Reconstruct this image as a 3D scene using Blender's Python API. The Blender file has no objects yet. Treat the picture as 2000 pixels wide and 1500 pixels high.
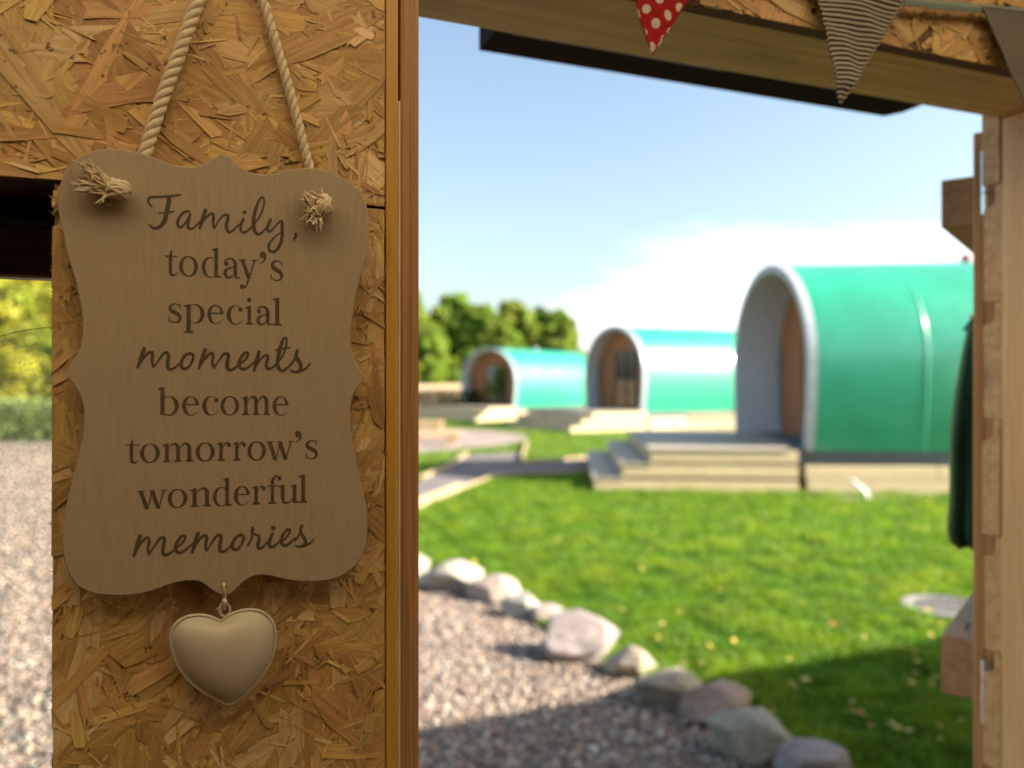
import bpy, bmesh, math, random
import numpy as np
from mathutils import Vector, Matrix, noise as mnoise
from mathutils.geometry import tessellate_polygon, delaunay_2d_cdt

random.seed(7)
rng = np.random.default_rng(7)
R = math.radians
SC = bpy.context.scene
COL = SC.collection

# ------------------------------------------------------------------ camera, sky, sun, exposure
EYE = 1.5          # eye height above the ground outside (m)
F = 1556.0         # focal length in photograph pixels (2000 px wide, 28 mm lens)
HZ = 745.0         # horizon row in the photograph
cam_d = bpy.data.cameras.new('camera')
cam = bpy.data.objects.new('camera', cam_d)
COL.objects.link(cam)
cam.location = (0, 0, EYE)
cam.rotation_euler = (R(90), 0, 0)
cam_d.lens = F / 2000 * 36
cam_d.sensor_width = 36
cam_d.shift_y = (750 - HZ) / 2000 * -1
cam_d.clip_start = 0.02
cam_d.clip_end = 2000
cam_d.dof.use_dof = True
cam_d.dof.focus_distance = 0.69
cam_d.dof.aperture_fstop = 3.1
cam_d.dof.aperture_blades = 9
SC.camera = cam

SUN_AZ, SUN_EL = 103.0, 29.0
sun_d = bpy.data.lights.new('sun', 'SUN')
sun = bpy.data.objects.new('sun', sun_d)
COL.objects.link(sun)
sun_d.energy = 4.6
sun_d.angle = R(0.7)
sun_d.color = (1.0, 0.90, 0.76)
sdir = Vector((math.sin(R(SUN_AZ)) * math.cos(R(SUN_EL)), math.cos(R(SUN_AZ)) * math.cos(R(SUN_EL)), math.sin(R(SUN_EL))))
sun.rotation_euler = sdir.to_track_quat('Z', 'Y').to_euler()
sun.location = (30, 0, 20)

world = bpy.data.worlds.new('World')
SC.world = world
world.use_nodes = True
wn, wl = world.node_tree.nodes, world.node_tree.links
bg = wn['Background']
sky = wn.new('ShaderNodeTexSky')
sky.sky_type = 'NISHITA'
sky.sun_disc = False
sky.sun_elevation = R(SUN_EL)
sky.sun_rotation = R(SUN_AZ)
sky.air_density = 1.0
sky.dust_density = 2.6
sky.ozone_density = 1.6
# white clouds over the whole sky, banked low near the horizon
tc = wn.new('ShaderNodeTexCoord')
sep = wn.new('ShaderNodeSeparateXYZ')
wl.new(tc.outputs['Generated'], sep.inputs[0])
mp = wn.new('ShaderNodeMapping')
mp.inputs['Scale'].default_value = (1.0, 1.0, 2.6)
mp.inputs['Location'].default_value = (3.16, 0.25, 0.0)
wl.new(tc.outputs['Generated'], mp.inputs[0])
nz = wn.new('ShaderNodeTexNoise')
nz.inputs['Scale'].default_value = 1.7
nz.inputs['Detail'].default_value = 7
nz.inputs['Roughness'].default_value = 0.52
wl.new(mp.outputs[0], nz.inputs['Vector'])
alt = wn.new('ShaderNodeMapRange')          # fewer clouds higher up
alt.inputs['From Min'].default_value = 0.02
alt.inputs['From Max'].default_value = 0.36
alt.inputs['To Min'].default_value = 0.04
alt.inputs['To Max'].default_value = -0.22
wl.new(sep.outputs['Z'], alt.inputs['Value'])
add = wn.new('ShaderNodeMath'); add.operation = 'ADD'
wl.new(nz.outputs['Fac'], add.inputs[0]); wl.new(alt.outputs[0], add.inputs[1])
rmp = wn.new('ShaderNodeMapRange')
rmp.interpolation_type = 'SMOOTHSTEP'
rmp.inputs['From Min'].default_value = 0.47
rmp.inputs['From Max'].default_value = 0.70
rmp.inputs['To Max'].default_value = 0.9
wl.new(add.outputs[0], rmp.inputs['Value'])
mix = wn.new('ShaderNodeMix'); mix.data_type = 'RGBA'
wl.new(rmp.outputs[0], mix.inputs['Factor'])
tint = wn.new('ShaderNodeMix'); tint.data_type = 'RGBA'; tint.blend_type = 'MULTIPLY'
tint.inputs['Factor'].default_value = 1.0
tint.inputs['B'].default_value = (1.10, 1.06, 0.95, 1)
wl.new(sky.outputs[0], tint.inputs['A'])
wl.new(tint.outputs['Result'], mix.inputs['A'])
mix.inputs['B'].default_value = (8.2, 8.3, 8.6, 1)
wl.new(mix.outputs['Result'], bg.inputs['Color'])
bg.inputs['Strength'].default_value = 0.078
SC.view_settings.view_transform = 'Standard'
SC.view_settings.look = 'None'
SC.view_settings.exposure = 2.0
SC.view_settings.gamma = 1.0
SC.cycles.max_bounces = 8
SC.cycles.diffuse_bounces = 6
SC.cycles.transparent_max_bounces = 12
SC.cycles.caustics_reflective = False
SC.cycles.caustics_refractive = False
SC.cycles.sample_clamp_indirect = 6.0

# ------------------------------------------------------------------ places
Y0 = 0.70
AZ = math.atan(3900 / F)                    # the shed's front wall runs away to the right
U = Vector((math.sin(AZ), math.cos(AZ), 0))
N = Vector((-math.cos(AZ), math.sin(AZ), 0))  # outwards
W0 = Vector((-0.363 * Y0, Y0, 0))
ROT = math.atan2(U.y, U.x)
SHEDM = Matrix.Translation(W0) @ Matrix.Rotation(ROT, 4, 'Z')

def wp(px, py, n=0.0):
    """photo pixel -> (s, n, z) in the shed's frame on the plane parallel to the front wall at depth n"""
    a = (px - 1000) / F
    # (W0 + s U + n N).x = a * (...).y
    s = (a * (W0.y + n * N.y) - (W0.x + n * N.x)) / (U.x - a * U.y)
    Y = W0.y + n * N.y + s * U.y
    return Vector((s, n, EYE + (HZ - py) / F * Y))

def gp(px, py, z=0.0):
    """photo pixel -> point on the level at height z"""
    Y = (EYE - z) * F / (py - HZ)
    return Vector(((px - 1000) / F * Y, Y, z))

def at(px, py, Y):
    return Vector(((px - 1000) / F * Y, Y, EYE + (HZ - py) / F * Y))

# ------------------------------------------------------------------ object helpers
def tag(o, label=None, cat=None, group=None, kind=None):
    if label: o['label'] = label
    if cat: o['category'] = cat
    if group: o['group'] = group
    if kind: o['kind'] = kind
    return o

def empty(name, loc=(0, 0, 0), rz=0.0):
    o = bpy.data.objects.new(name, None)
    COL.objects.link(o)
    o.location = loc
    o.rotation_euler = (0, 0, rz)
    o.empty_display_size = 0.1
    return o

def link(name, me, parent=None, mat=None):
    o = bpy.data.objects.new(name, me)
    COL.objects.link(o)
    if mat is not None and not me.materials:
        me.materials.append(mat)
    if parent is not None:
        o.parent = parent
    return o

def mesh(name, verts, faces, mat=None, cols=None, grain=None, smooth=False):
    me = bpy.data.meshes.new(name)
    me.from_pydata([tuple(v) for v in verts], [], [tuple(f) for f in faces])
    if cols is not None:
        a = me.attributes.new('tone', 'FLOAT_COLOR', 'POINT')
        arr = np.ones((len(verts), 4), np.float32)
        arr[:, :3] = np.asarray(cols, np.float32)
        a.data.foreach_set('color', arr.ravel())
    if grain is not None:
        a = me.attributes.new('grain', 'FLOAT_VECTOR', 'POINT')
        a.data.foreach_set('vector', np.asarray(grain, np.float32).ravel())
    if smooth:
        me.polygons.foreach_set('use_smooth', np.ones(len(me.polygons), bool))
    if mat is not None:
        me.materials.append(mat)
    me.update()
    return me

def fast_mesh(name, V, T, mat, cols=None, smooth=False):
    """numpy vertices (n,3) and triangles (m,3)"""
    me = bpy.data.meshes.new(name)
    me.vertices.add(len(V)); me.vertices.foreach_set('co', np.asarray(V, np.float32).ravel())
    m = len(T)
    me.loops.add(m * 3); me.loops.foreach_set('vertex_index', np.asarray(T, np.int32).ravel())
    me.polygons.add(m)
    me.polygons.foreach_set('loop_start', np.arange(0, m * 3, 3, dtype=np.int32))
    if cols is not None:
        a = me.attributes.new('tone', 'FLOAT_COLOR', 'POINT')
        arr = np.ones((len(V), 4), np.float32); arr[:, :3] = cols
        a.data.foreach_set('color', arr.ravel())
    if smooth:
        me.polygons.foreach_set('use_smooth', np.ones(m, bool))
    me.materials.append(mat)
    me.update(); me.validate()
    return me

class MB:
    """collects shapes; build() makes ONE mesh object"""
    def __init__(s): s.v = []; s.f = []
    def add(s, v, f):
        o = len(s.v); s.v += [Vector(p) for p in v]; s.f += [tuple(i + o for i in q) for q in f]; return s
    def box(s, x, y, z, m=None):
        P = [Vector((a, b, c)) for c in z for b in y for a in x]
        if m is not None: P = [m @ p for p in P]
        return s.add(P, [(0, 2, 3, 1), (4, 5, 7, 6), (0, 1, 5, 4), (2, 6, 7, 3), (0, 4, 6, 2), (1, 3, 7, 5)])
    def tube(s, pts, r, n=8, closed=False, caps=True):
        pts = [Vector(p) for p in pts]; k = len(pts)
        rr = r if hasattr(r, '__len__') else [r] * k
        o = len(s.v); prev = None
        for i, p in enumerate(pts):
            if closed: d = pts[(i + 1) % k] - pts[i - 1]
            else: d = pts[min(i + 1, k - 1)] - pts[max(i - 1, 0)]
            d = d.normalized() if d.length > 1e-9 else Vector((0, 0, 1))
            if prev is None:
                a = d.orthogonal().normalized()
            else:
                a = (prev - d * prev.dot(d))
                a = a.normalized() if a.length > 1e-6 else d.orthogonal().normalized()
            prev = a; b = d.cross(a)
            for j in range(n):
                t = 2 * math.pi * j / n
                s.v.append(p + (a * math.cos(t) + b * math.sin(t)) * rr[i])
        for i in range(k if closed else k - 1):
            i2 = (i + 1) % k
            for j in range(n):
                j2 = (j + 1) % n
                s.f.append((o + i * n + j, o + i * n + j2, o + i2 * n + j2, o + i2 * n + j))
        if caps and not closed:
            s.f.append(tuple(o + j for j in range(n))[::-1]); s.f.append(tuple(o + (k - 1) * n + j for j in range(n)))
        return s
    def ball(s, c, r, n=10, m=7):
        c = Vector(c); r = Vector(r) if hasattr(r, '__len__') else Vector((r, r, r)); o = len(s.v)
        s.v.append(c + Vector((0, 0, r.z)))
        for i in range(1, m):
            p = math.pi * i / m
            for j in range(n):
                t = 2 * math.pi * j / n
                s.v.append(c + Vector((r.x * math.sin(p) * math.cos(t), r.y * math.sin(p) * math.sin(t), r.z * math.cos(p))))
        s.v.append(c - Vector((0, 0, r.z))); e = len(s.v) - 1
        for j in range(n):
            s.f.append((o, o + 1 + j, o + 1 + (j + 1) % n))
            s.f.append((e, e - n + (j + 1) % n, e - n + j))
        for i in range(m - 2):
            for j in range(n):
                a = o + 1 + i * n
                s.f.append((a + j, a + n + j, a + n + (j + 1) % n, a + (j + 1) % n))
        return s
    def build(s, name, mat, parent=None, smooth=False, bevel=0.0, off=None):
        v = s.v if off is None else [p - Vector(off) for p in s.v]
        me = mesh(name, v, s.f, mat, smooth=smooth)
        if bevel > 0:
            bm = bmesh.new(); bm.from_mesh(me)
            bmesh.ops.recalc_face_normals(bm, faces=bm.faces)
            bmesh.ops.bevel(bm, geom=[e for e in bm.edges if len(e.link_faces) == 2 and e.calc_face_angle() > 0.6], offset=bevel, segments=2, affect='EDGES', profile=0.6)
            bm.to_mesh(me); bm.free()
        return link(name, me, parent)

def box(name, x, y, z, mat, parent=None, bevel=0.003, m=None):
    return MB().box(x, y, z, m).build(name, mat, parent, bevel=bevel)

def prism(outline, y0, y1):
    """closed outline of (x, z) -> MB extruded along y"""
    n = len(outline); mb = MB()
    v = [(x, y0, z) for x, z in outline] + [(x, y1, z) for x, z in outline]
    tri = tessellate_polygon([[Vector((x, z, 0)) for x, z in outline]])
    f = [tuple(t) for t in tri] + [tuple(i + n for i in t[::-1]) for t in tri]
    f += [(i, (i + 1) % n, (i + 1) % n + n, i + n) for i in range(n)]
    mb.add(v, f)
    return mb

def catmull(pts, per=6, closed=False):
    pts = [Vector(p) for p in pts]; n = len(pts); out = []
    rngi = range(n if closed else n - 1)
    for i in rngi:
        g = (lambda k: pts[k % n]) if closed else (lambda k: pts[max(0, min(n - 1, k))])
        p0, p1, p2, p3 = g(i - 1), g(i), g(i + 1), g(i + 2)
        for j in range(per):
            t = j / per
            out.append(0.5 * ((2 * p1) + (p2 - p0) * t + (2 * p0 - 5 * p1 + 4 * p2 - p3) * t * t + (3 * p1 - p0 - 3 * p2 + p3) * t ** 3))
    if not closed: out.append(pts[-1])
    return out

# ------------------------------------------------------------------ materials
def newmat(name):
    m = bpy.data.materials.new(name); m.use_nodes = True
    return m, m.node_tree.nodes, m.node_tree.links, m.node_tree.nodes['Principled BSDF']

def mixc(n, l, fac, a, b, blend='MIX'):
    x = n.new('ShaderNodeMix'); x.data_type = 'RGBA'; x.blend_type = blend
    for sock, val in (('Factor', fac), ('A', a), ('B', b)):
        if hasattr(val, 'is_linked') or hasattr(val, 'links'): l.new(val, x.inputs[sock])
        elif sock == 'Factor': x.inputs[sock].default_value = val
        else: x.inputs[sock].default_value = (*val[:3], 1)
    return x.outputs['Result']

def ramp(n, l, src, stops):
    r = n.new('ShaderNodeValToRGB'); el = r.color_ramp.elements
    while len(el) < len(stops): el.new(0.5)
    for e, (p, c) in zip(el, stops):
        e.position = p; e.color = (*c, 1) if hasattr(c, '__len__') else (c, c, c, 1)
    l.new(src, r.inputs[0]); return r.outputs[0]

def noise(n, l, vec, scale, detail=4, rough=0.55, dist=0.0):
    x = n.new('ShaderNodeTexNoise')
    x.inputs['Scale'].default_value = scale; x.inputs['Detail'].default_value = detail
    x.inputs['Roughness'].default_value = rough; x.inputs['Distortion'].default_value = dist
    if vec is not None: l.new(vec, x.inputs['Vector'])
    return x.outputs['Fac']

def coords(n, l, scale=(1, 1, 1), kind='Object', attr=None, loc=(0, 0, 0), rot=(0, 0, 0)):
    if attr:
        t = n.new('ShaderNodeAttribute'); t.attribute_name = attr; o = t.outputs['Vector']
    else:
        o = n.new('ShaderNodeTexCoord').outputs[kind]
    m = n.new('ShaderNodeMapping'); m.inputs['Scale'].default_value = scale
    m.inputs['Location'].default_value = loc; m.inputs['Rotation'].default_value = rot
    l.new(o, m.inputs[0]); return m.outputs[0]

def bump(n, l, b, height, strength=0.3, dist=0.002):
    x = n.new('ShaderNodeBump'); x.inputs['Strength'].default_value = strength; x.inputs['Distance'].default_value = dist
    l.new(height, x.inputs['Height']); l.new(x.outputs[0], b.inputs['Normal'])

def plain(name, col, rough=0.6, metal=0.0, var=0.12, scale=30.0, bmp=0.0, spec=0.5):
    m, n, l, b = newmat(name)
    f = noise(n, l, coords(n, l), scale)
    c = ramp(n, l, f, [(0.3, [c * (1 - var) for c in col]), (0.7, [min(1, c * (1 + var)) for c in col])])
    l.new(c, b.inputs['Base Color'])
    b.inputs['Roughness'].default_value = rough; b.inputs['Metallic'].default_value = metal
    b.inputs['Specular IOR Level'].default_value = spec
    if bmp: bump(n, l, b, f, bmp)
    return m

def wood(name, light, dark, axis='z', freq=220.0, stretch=0.03, rough=0.6, contrast=1.0, knots=0.0, coat=0.0, knotcol=(0.07, 0.03, 0.012)):
    """timber with grain lines along one axis, slow colour drift, fine fibre relief"""
    m, n, l, b = newmat(name)
    i = 'xyz'.index(axis)
    sc = [1.0, 1.0, 1.0]; sc[i] = stretch
    v = coords(n, l, tuple(sc))
    warp = noise(n, l, coords(n, l, tuple(4 * q for q in sc)), 3.0, 3)
    w = n.new('ShaderNodeTexNoise'); w.inputs['Scale'].default_value = freq; w.inputs['Detail'].default_value = 3
    w.inputs['Distortion'].default_value = 0.6
    l.new(v, w.inputs['Vector'])
    fine = noise(n, l, v, freq * 5, 3)
    slow = noise(n, l, coords(n, l, (1.2, 1.2, 1.2)), 5.0, 3)
    c1 = ramp(n, l, w.outputs['Fac'], [(0.5 - 0.22 / contrast, dark), (0.5 + 0.16 / contrast, light)])
    c2 = mixc(n, l, ramp(n, l, fine, [(0.4, 0.0), (0.75, 0.38)]), c1, [q * 0.55 for q in dark])
    c3 = mixc(n, l, ramp(n, l, slow, [(0.35, 0.0), (0.7, 0.45)]), c2, [q * 0.72 for q in light], 'MIX')
    if knots > 0:
        ks = [5.5, 5.5, 5.5]; ks[i] = 2.2
        vo = n.new('ShaderNodeTexVoronoi'); vo.inputs['Scale'].default_value = 1.0; vo.inputs['Randomness'].default_value = 1.0
        l.new(coords(n, l, tuple(ks)), vo.inputs['Vector'])
        kf = ramp(n, l, vo.outputs['Distance'], [(0.05, knots), (0.12, knots * 0.35), (0.2, 0.0)])
        c3 = mixc(n, l, kf, c3, knotcol)
    l.new(c3, b.inputs['Base Color'])
    b.inputs['Roughness'].default_value = rough
    b.inputs['Coat Weight'].default_value = coat
    b.inputs['Coat Roughness'].default_value = 0.3
    bump(n, l, b, w.outputs['Fac'], 0.35, 0.0008)
    return m

def strand_mat():
    m, n, l, b = newmat('osb_strand')
    t = n.new('ShaderNodeAttribute'); t.attribute_name = 'tone'
    g = coords(n, l, (14, 260, 1), attr='grain')
    a = noise(n, l, g, 1.0, 4, 0.6, 0.4)
    g2 = coords(n, l, (60, 1500, 1), attr='grain')
    a2 = noise(n, l, g2, 1.0, 3, 0.6)
    c = mixc(n, l, 0.75, t.outputs['Color'], ramp(n, l, a, [(0.28, (0.55, 0.48, 0.40)), (0.6, (1.08, 1.04, 1.0))]), 'MULTIPLY')
    c = mixc(n, l, 0.5, c, ramp(n, l, a2, [(0.3, (0.62, 0.55, 0.48)), (0.6, (1, 1, 1))]), 'MULTIPLY')
    sp = noise(n, l, coords(n, l, (1, 1, 1)), 95.0, 3, 0.6)         # resin and bark specks
    c = mixc(n, l, ramp(n, l, sp, [(0.66, 0.0), (0.72, 0.8)]), c, (0.035, 0.017, 0.008))
    kb = noise(n, l, coords(n, l, (1, 1, 1)), 34.0, 3, 0.55)         # bark and knot flecks
    c = mixc(n, l, ramp(n, l, kb, [(0.70, 0.0), (0.74, 0.75)]), c, (0.06, 0.028, 0.012))
    sp2 = noise(n, l, coords(n, l, (1, 1, 1)), 9.0, 3, 0.6)
    c = mixc(n, l, ramp(n, l, sp2, [(0.45, 0.0), (0.75, 0.35)]), c, (0.30, 0.14, 0.045), 'MULTIPLY')
    l.new(c, b.inputs['Base Color'])
    b.inputs['Roughness'].default_value = 0.55
    b.inputs['Specular IOR Level'].default_value = 0.35
    bump(n, l, b, a, 0.5, 0.0006)
    return m

def tone_mat(name, rough=0.7, trans=0.0, spec=0.3, clump=None):
    """colour from the 'tone' attribute (leaves, blades, pebbles)"""
    m, n, l, b = newmat(name)
    t = n.new('ShaderNodeAttribute'); t.attribute_name = 'tone'
    c = t.outputs['Color']
    if clump:
        f = noise(n, l, coords(n, l), clump[0], 4, 0.6)
        c = mixc(n, l, 1.0, c, ramp(n, l, f, [(0.32, clump[1]), (0.68, clump[2])]), 'MULTIPLY')
    l.new(c, b.inputs['Base Color'])
    b.inputs['Roughness'].default_value = rough; b.inputs['Specular IOR Level'].default_value = spec
    if trans > 0:
        tr = n.new('ShaderNodeBsdfTranslucent'); l.new(c, tr.inputs['Color'])
        mx = n.new('ShaderNodeMixShader'); mx.inputs[0].default_value = trans
        l.new(b.outputs[0], mx.inputs[1]); l.new(tr.outputs[0], mx.inputs[2])
        l.new(mx.outputs[0], n['Material Output'].inputs[0])
    return m

def ground_mat(name, cols, scale, fine, rough=0.95, bmp=0.6, bdist=0.01):
    m, n, l, b = newmat(name)
    v = coords(n, l)
    a = noise(n, l, v, scale, 6, 0.6); f = noise(n, l, v, fine, 5, 0.7)
    c = ramp(n, l, a, [(0.3, cols[0]), (0.52, cols[1]), (0.72, cols[2])])
    c = mixc(n, l, 0.8, c, ramp(n, l, f, [(0.3, (0.45, 0.45, 0.45)), (0.7, (1.3, 1.3, 1.3))]), 'MULTIPLY')
    l.new(c, b.inputs['Base Color']); b.inputs['Roughness'].default_value = rough
    b.inputs['Specular IOR Level'].default_value = 0.2
    bump(n, l, b, f, bmp, bdist)
    return m

M = {}
M['strand'] = strand_mat()
M['stud'] = wood('stained_stud', (0.62, 0.34, 0.06), (0.48, 0.23, 0.035), 'z', 160, 0.04, 0.38, 0.7, coat=0.25)
M['post'] = wood('brown_post', (0.50, 0.26, 0.105), (0.25, 0.105, 0.036), 'z', 330, 0.008, 0.55, 1.4, knots=0.5)
M['pine'] = wood('pine_beam', (0.80, 0.58, 0.24), (0.60, 0.40, 0.13), 'x', 60, 0.03, 0.55, 1.5, knots=0.9)
M['jamb'] = wood('pine_jamb', (0.86, 0.55, 0.25), (0.72, 0.41, 0.16), 'z', 45, 0.04, 0.5, 1.4, knots=0.8)
M['doorwood'] = wood('door_timber', (0.70, 0.40, 0.17), (0.50, 0.25, 0.09), 'z', 70, 0.03, 0.55, 1.3, knots=0.5)
M['ledge'] = wood('door_ledge_timber', (0.50, 0.31, 0.16), (0.36, 0.20, 0.09), 'x', 60, 0.06, 0.6, 1.3, knots=0.6)
M['clad'] = wood('log_lap', (0.72, 0.45, 0.19), (0.52, 0.28, 0.10), 'x', 60, 0.3, 0.55, 1.3, knots=0.6)
M['dark'] = wood('dark_stained', (0.024, 0.009, 0.006), (0.008, 0.0035, 0.003), 'x', 60, 0.05, 0.8, 1.2)
M['dark'].node_tree.nodes['Principled BSDF'].inputs['Specular IOR Level'].default_value = 0.08
M['frame'] = wood('window_frame_timber', (0.16, 0.085, 0.035), (0.09, 0.045, 0.018), 'x', 120, 0.03, 0.5, 0.8)
M['inner'] = wood('inner_boards', (0.46, 0.33, 0.17), (0.38, 0.26, 0.12), 'x', 60, 0.06, 0.7, 0.8)
M['floor'] = wood('floor_boards', (0.17, 0.115, 0.065), (0.12, 0.075, 0.04), 'x', 60, 0.06, 0.7, 0.8)
M['roof'] = plain('roof_felt', (0.06, 0.06, 0.055), 0.9)
M['deck'] = wood('deck_timber', (0.68, 0.55, 0.35), (0.54, 0.41, 0.23), 'x', 40, 0.05, 0.7, 0.8)
M['deckgrey'] = wood('deck_boards_grey', (0.44, 0.39, 0.31), (0.32, 0.275, 0.21), 'x', 40, 0.05, 0.7, 0.8)  # greyer and darker than the fascia boards
M['sleeper'] = wood('sleeper_timber', (0.42, 0.33, 0.20), (0.30, 0.22, 0.12), 'x', 30, 0.06, 0.8, 0.8)
M['cedar'] = wood('cedar', (0.40, 0.17, 0.07), (0.28, 0.105, 0.04), 'z', 40, 0.05, 0.6, 0.8)
M['sign'] = None
# ------------------------------------------------------------------ ground
M['lawn'] = ground_mat('lawn_soil', [(0.045, 0.085, 0.012), (0.075, 0.13, 0.018), (0.11, 0.16, 0.03)], 1.6, 60.0)
M['yard'] = ground_mat('yard_gravel', [(0.18, 0.145, 0.115), (0.235, 0.195, 0.155), (0.28, 0.235, 0.19)], 0.5, 48.0, bdist=0.02)
M['path'] = ground_mat('path_gravel', [(0.125, 0.115, 0.115), (0.165, 0.15, 0.15), (0.20, 0.185, 0.18)], 0.8, 40.0)
M['field'] = ground_mat('stubble', [(0.42, 0.30, 0.17), (0.52, 0.39, 0.24), (0.58, 0.45, 0.29)], 0.3, 4.0)

def sheet(name, pts, z, mat, kind='structure'):
    tri = tessellate_polygon([[Vector((p[0], p[1], 0)) for p in pts]])
    me = mesh(name, [(p[0], p[1], z) for p in pts], [t[::-1] if ((pts[t[1]][0] - pts[t[0]][0]) * (pts[t[2]][1] - pts[t[0]][1]) - (pts[t[1]][1] - pts[t[0]][1]) * (pts[t[2]][0] - pts[t[0]][0])) < 0 else t for t in tri], mat)
    return tag(link(name, me), kind=kind)

ground = sheet('ground', [(-700, -700), (700, -700), (700, 700), (-700, 700)], 0.0, M['lawn'])
stone_px = [(560, 1090), (700, 1105), (825, 1140), (935, 1168), (1010, 1200), (1075, 1240), (1180, 1300), (1270, 1345), (1350, 1385), (1440, 1430), (1550, 1500), (1700, 1600), (1900, 1800)]
kerb_line = [gp(*p) for p in stone_px]
yard_pts = [(-60, -30)] + [(p.x, p.y) for p in (Vector((6, -6, 0)), Vector((3.2, 1.2, 0)))] + [(p.x, p.y) for p in kerb_line[::-1]] + [(-3.6, 8.4), (-4.6, 11.0), (-7.0, 19.0), (-9.0, 24.0), (-14, 31), (-60, 36)]
yard = sheet('gravel_yard', yard_pts, 0.004, M['yard'])
field = MB()
nx = 24
fx = np.linspace(-90, 120, nx)
fy = [35.5, 38, 46, 70, 140]; fz = [0.0, 1.25, 1.5, 1.75, 2.3]
field.add([(x, y + 1.2 * math.sin(x * 0.11), z) for y, z in zip(fy, fz) for x in fx],
          [(j * nx + i, j * nx + i + 1, (j + 1) * nx + i + 1, (j + 1) * nx + i) for j in range(4) for i in range(nx - 1)])
tag(field.build('field', M['field'], smooth=True), kind='structure')

# fire-pit circle and the paths that leave it
circ = [(-4.5 + 4.9 * math.cos(t), 21.0 + 4.9 * math.sin(t)) for t in np.linspace(0, 2 * math.pi, 48, endpoint=False)]
M['circle'] = ground_mat('circle_gravel_lit', [(0.22, 0.18, 0.165), (0.28, 0.23, 0.21), (0.33, 0.275, 0.25)], 0.8, 30.0)  # lighter, pinker copy of the path gravel; its sunlight is put into the colour
sheet('fire_pit_circle', circ, 0.010, M['circle'])
pp = [gp(*p) for p in [(700, 995), (822, 940), (875, 914), (912, 890), (1004, 884), (1020, 893), (1018, 906), (1185, 894), (1300, 890), (1300, 915), (1172, 926), (968, 934), (897, 961), (822, 992), (700, 1060)]]
sheet('path', [(p.x, p.y) for p in pp], 0.014, M['path'])
p2 = [gp(*p) for p in [(930, 838), (1035, 843), (1100, 835), (1100, 830), (1035, 838), (930, 833)]]
sheet('path', [(p.x, p.y) for p in p2], 0.018, M['path'])

def edging(name, a, b, label, h=0.07, w=0.05):
    a, b = Vector(a), Vector(b); d = b - a; L = d.length; rz = math.atan2(d.y, d.x)
    o = box(name, (0, L), (-w / 2, w / 2), (-0.03, h), M['sleeper'], bevel=0.008)
    o.location = (a.x, a.y, 0); o.rotation_euler.z = rz
    return tag(o, label, 'edging board', 'timber edging along the gravel paths')

edging('path_edging', gp(800, 1001), gp(897, 961), 'sunlit pine edging board at the near side of the gravel path beside the door post', 0.13, 0.08)
edging('path_edging', gp(899, 960), gp(968, 934), 'shaded edging board where the path bends towards the deck steps')
edging('path_edging', gp(970, 934), gp(1172, 926), 'long low edging board along the near side of the path branch to the nearest deck')
edging('path_edging', gp(1020, 907), gp(1182, 894), 'edging board along the far side of the path branch to the nearest deck')
edging('path_edging', gp(1029, 866), gp(1017, 906), 'short diagonal pale edging board between the gravel circle and the path branch', 0.09)
edging('path_edging', gp(822, 938), gp(876, 913), 'edging board on the far side of the path beside the small lawn triangle')
edging('path_edging', gp(877, 912), gp(912, 889), 'short edging board joining the small lawn triangle to the gravel circle')

# ------------------------------------------------------------------ grass, pebbles, stones, leaves
def in_poly(P, poly):
    x, y = P[:, 0], P[:, 1]; ins = np.zeros(len(P), bool); n = len(poly)
    for i in range(n):
        x1, y1 = poly[i][0], poly[i][1]; x2, y2 = poly[(i + 1) % n][0], poly[(i + 1) % n][1]
        c = ((y1 > y) != (y2 > y)) & (x < (x2 - x1) * (y - y1) / (y2 - y1 + 1e-12) + x1)
        ins ^= c
    return ins

def deck_free(P):
    k = np.ones(len(P), bool)
    for poly in KEEP: k &= ~in_poly(P, poly)
    return k

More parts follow.
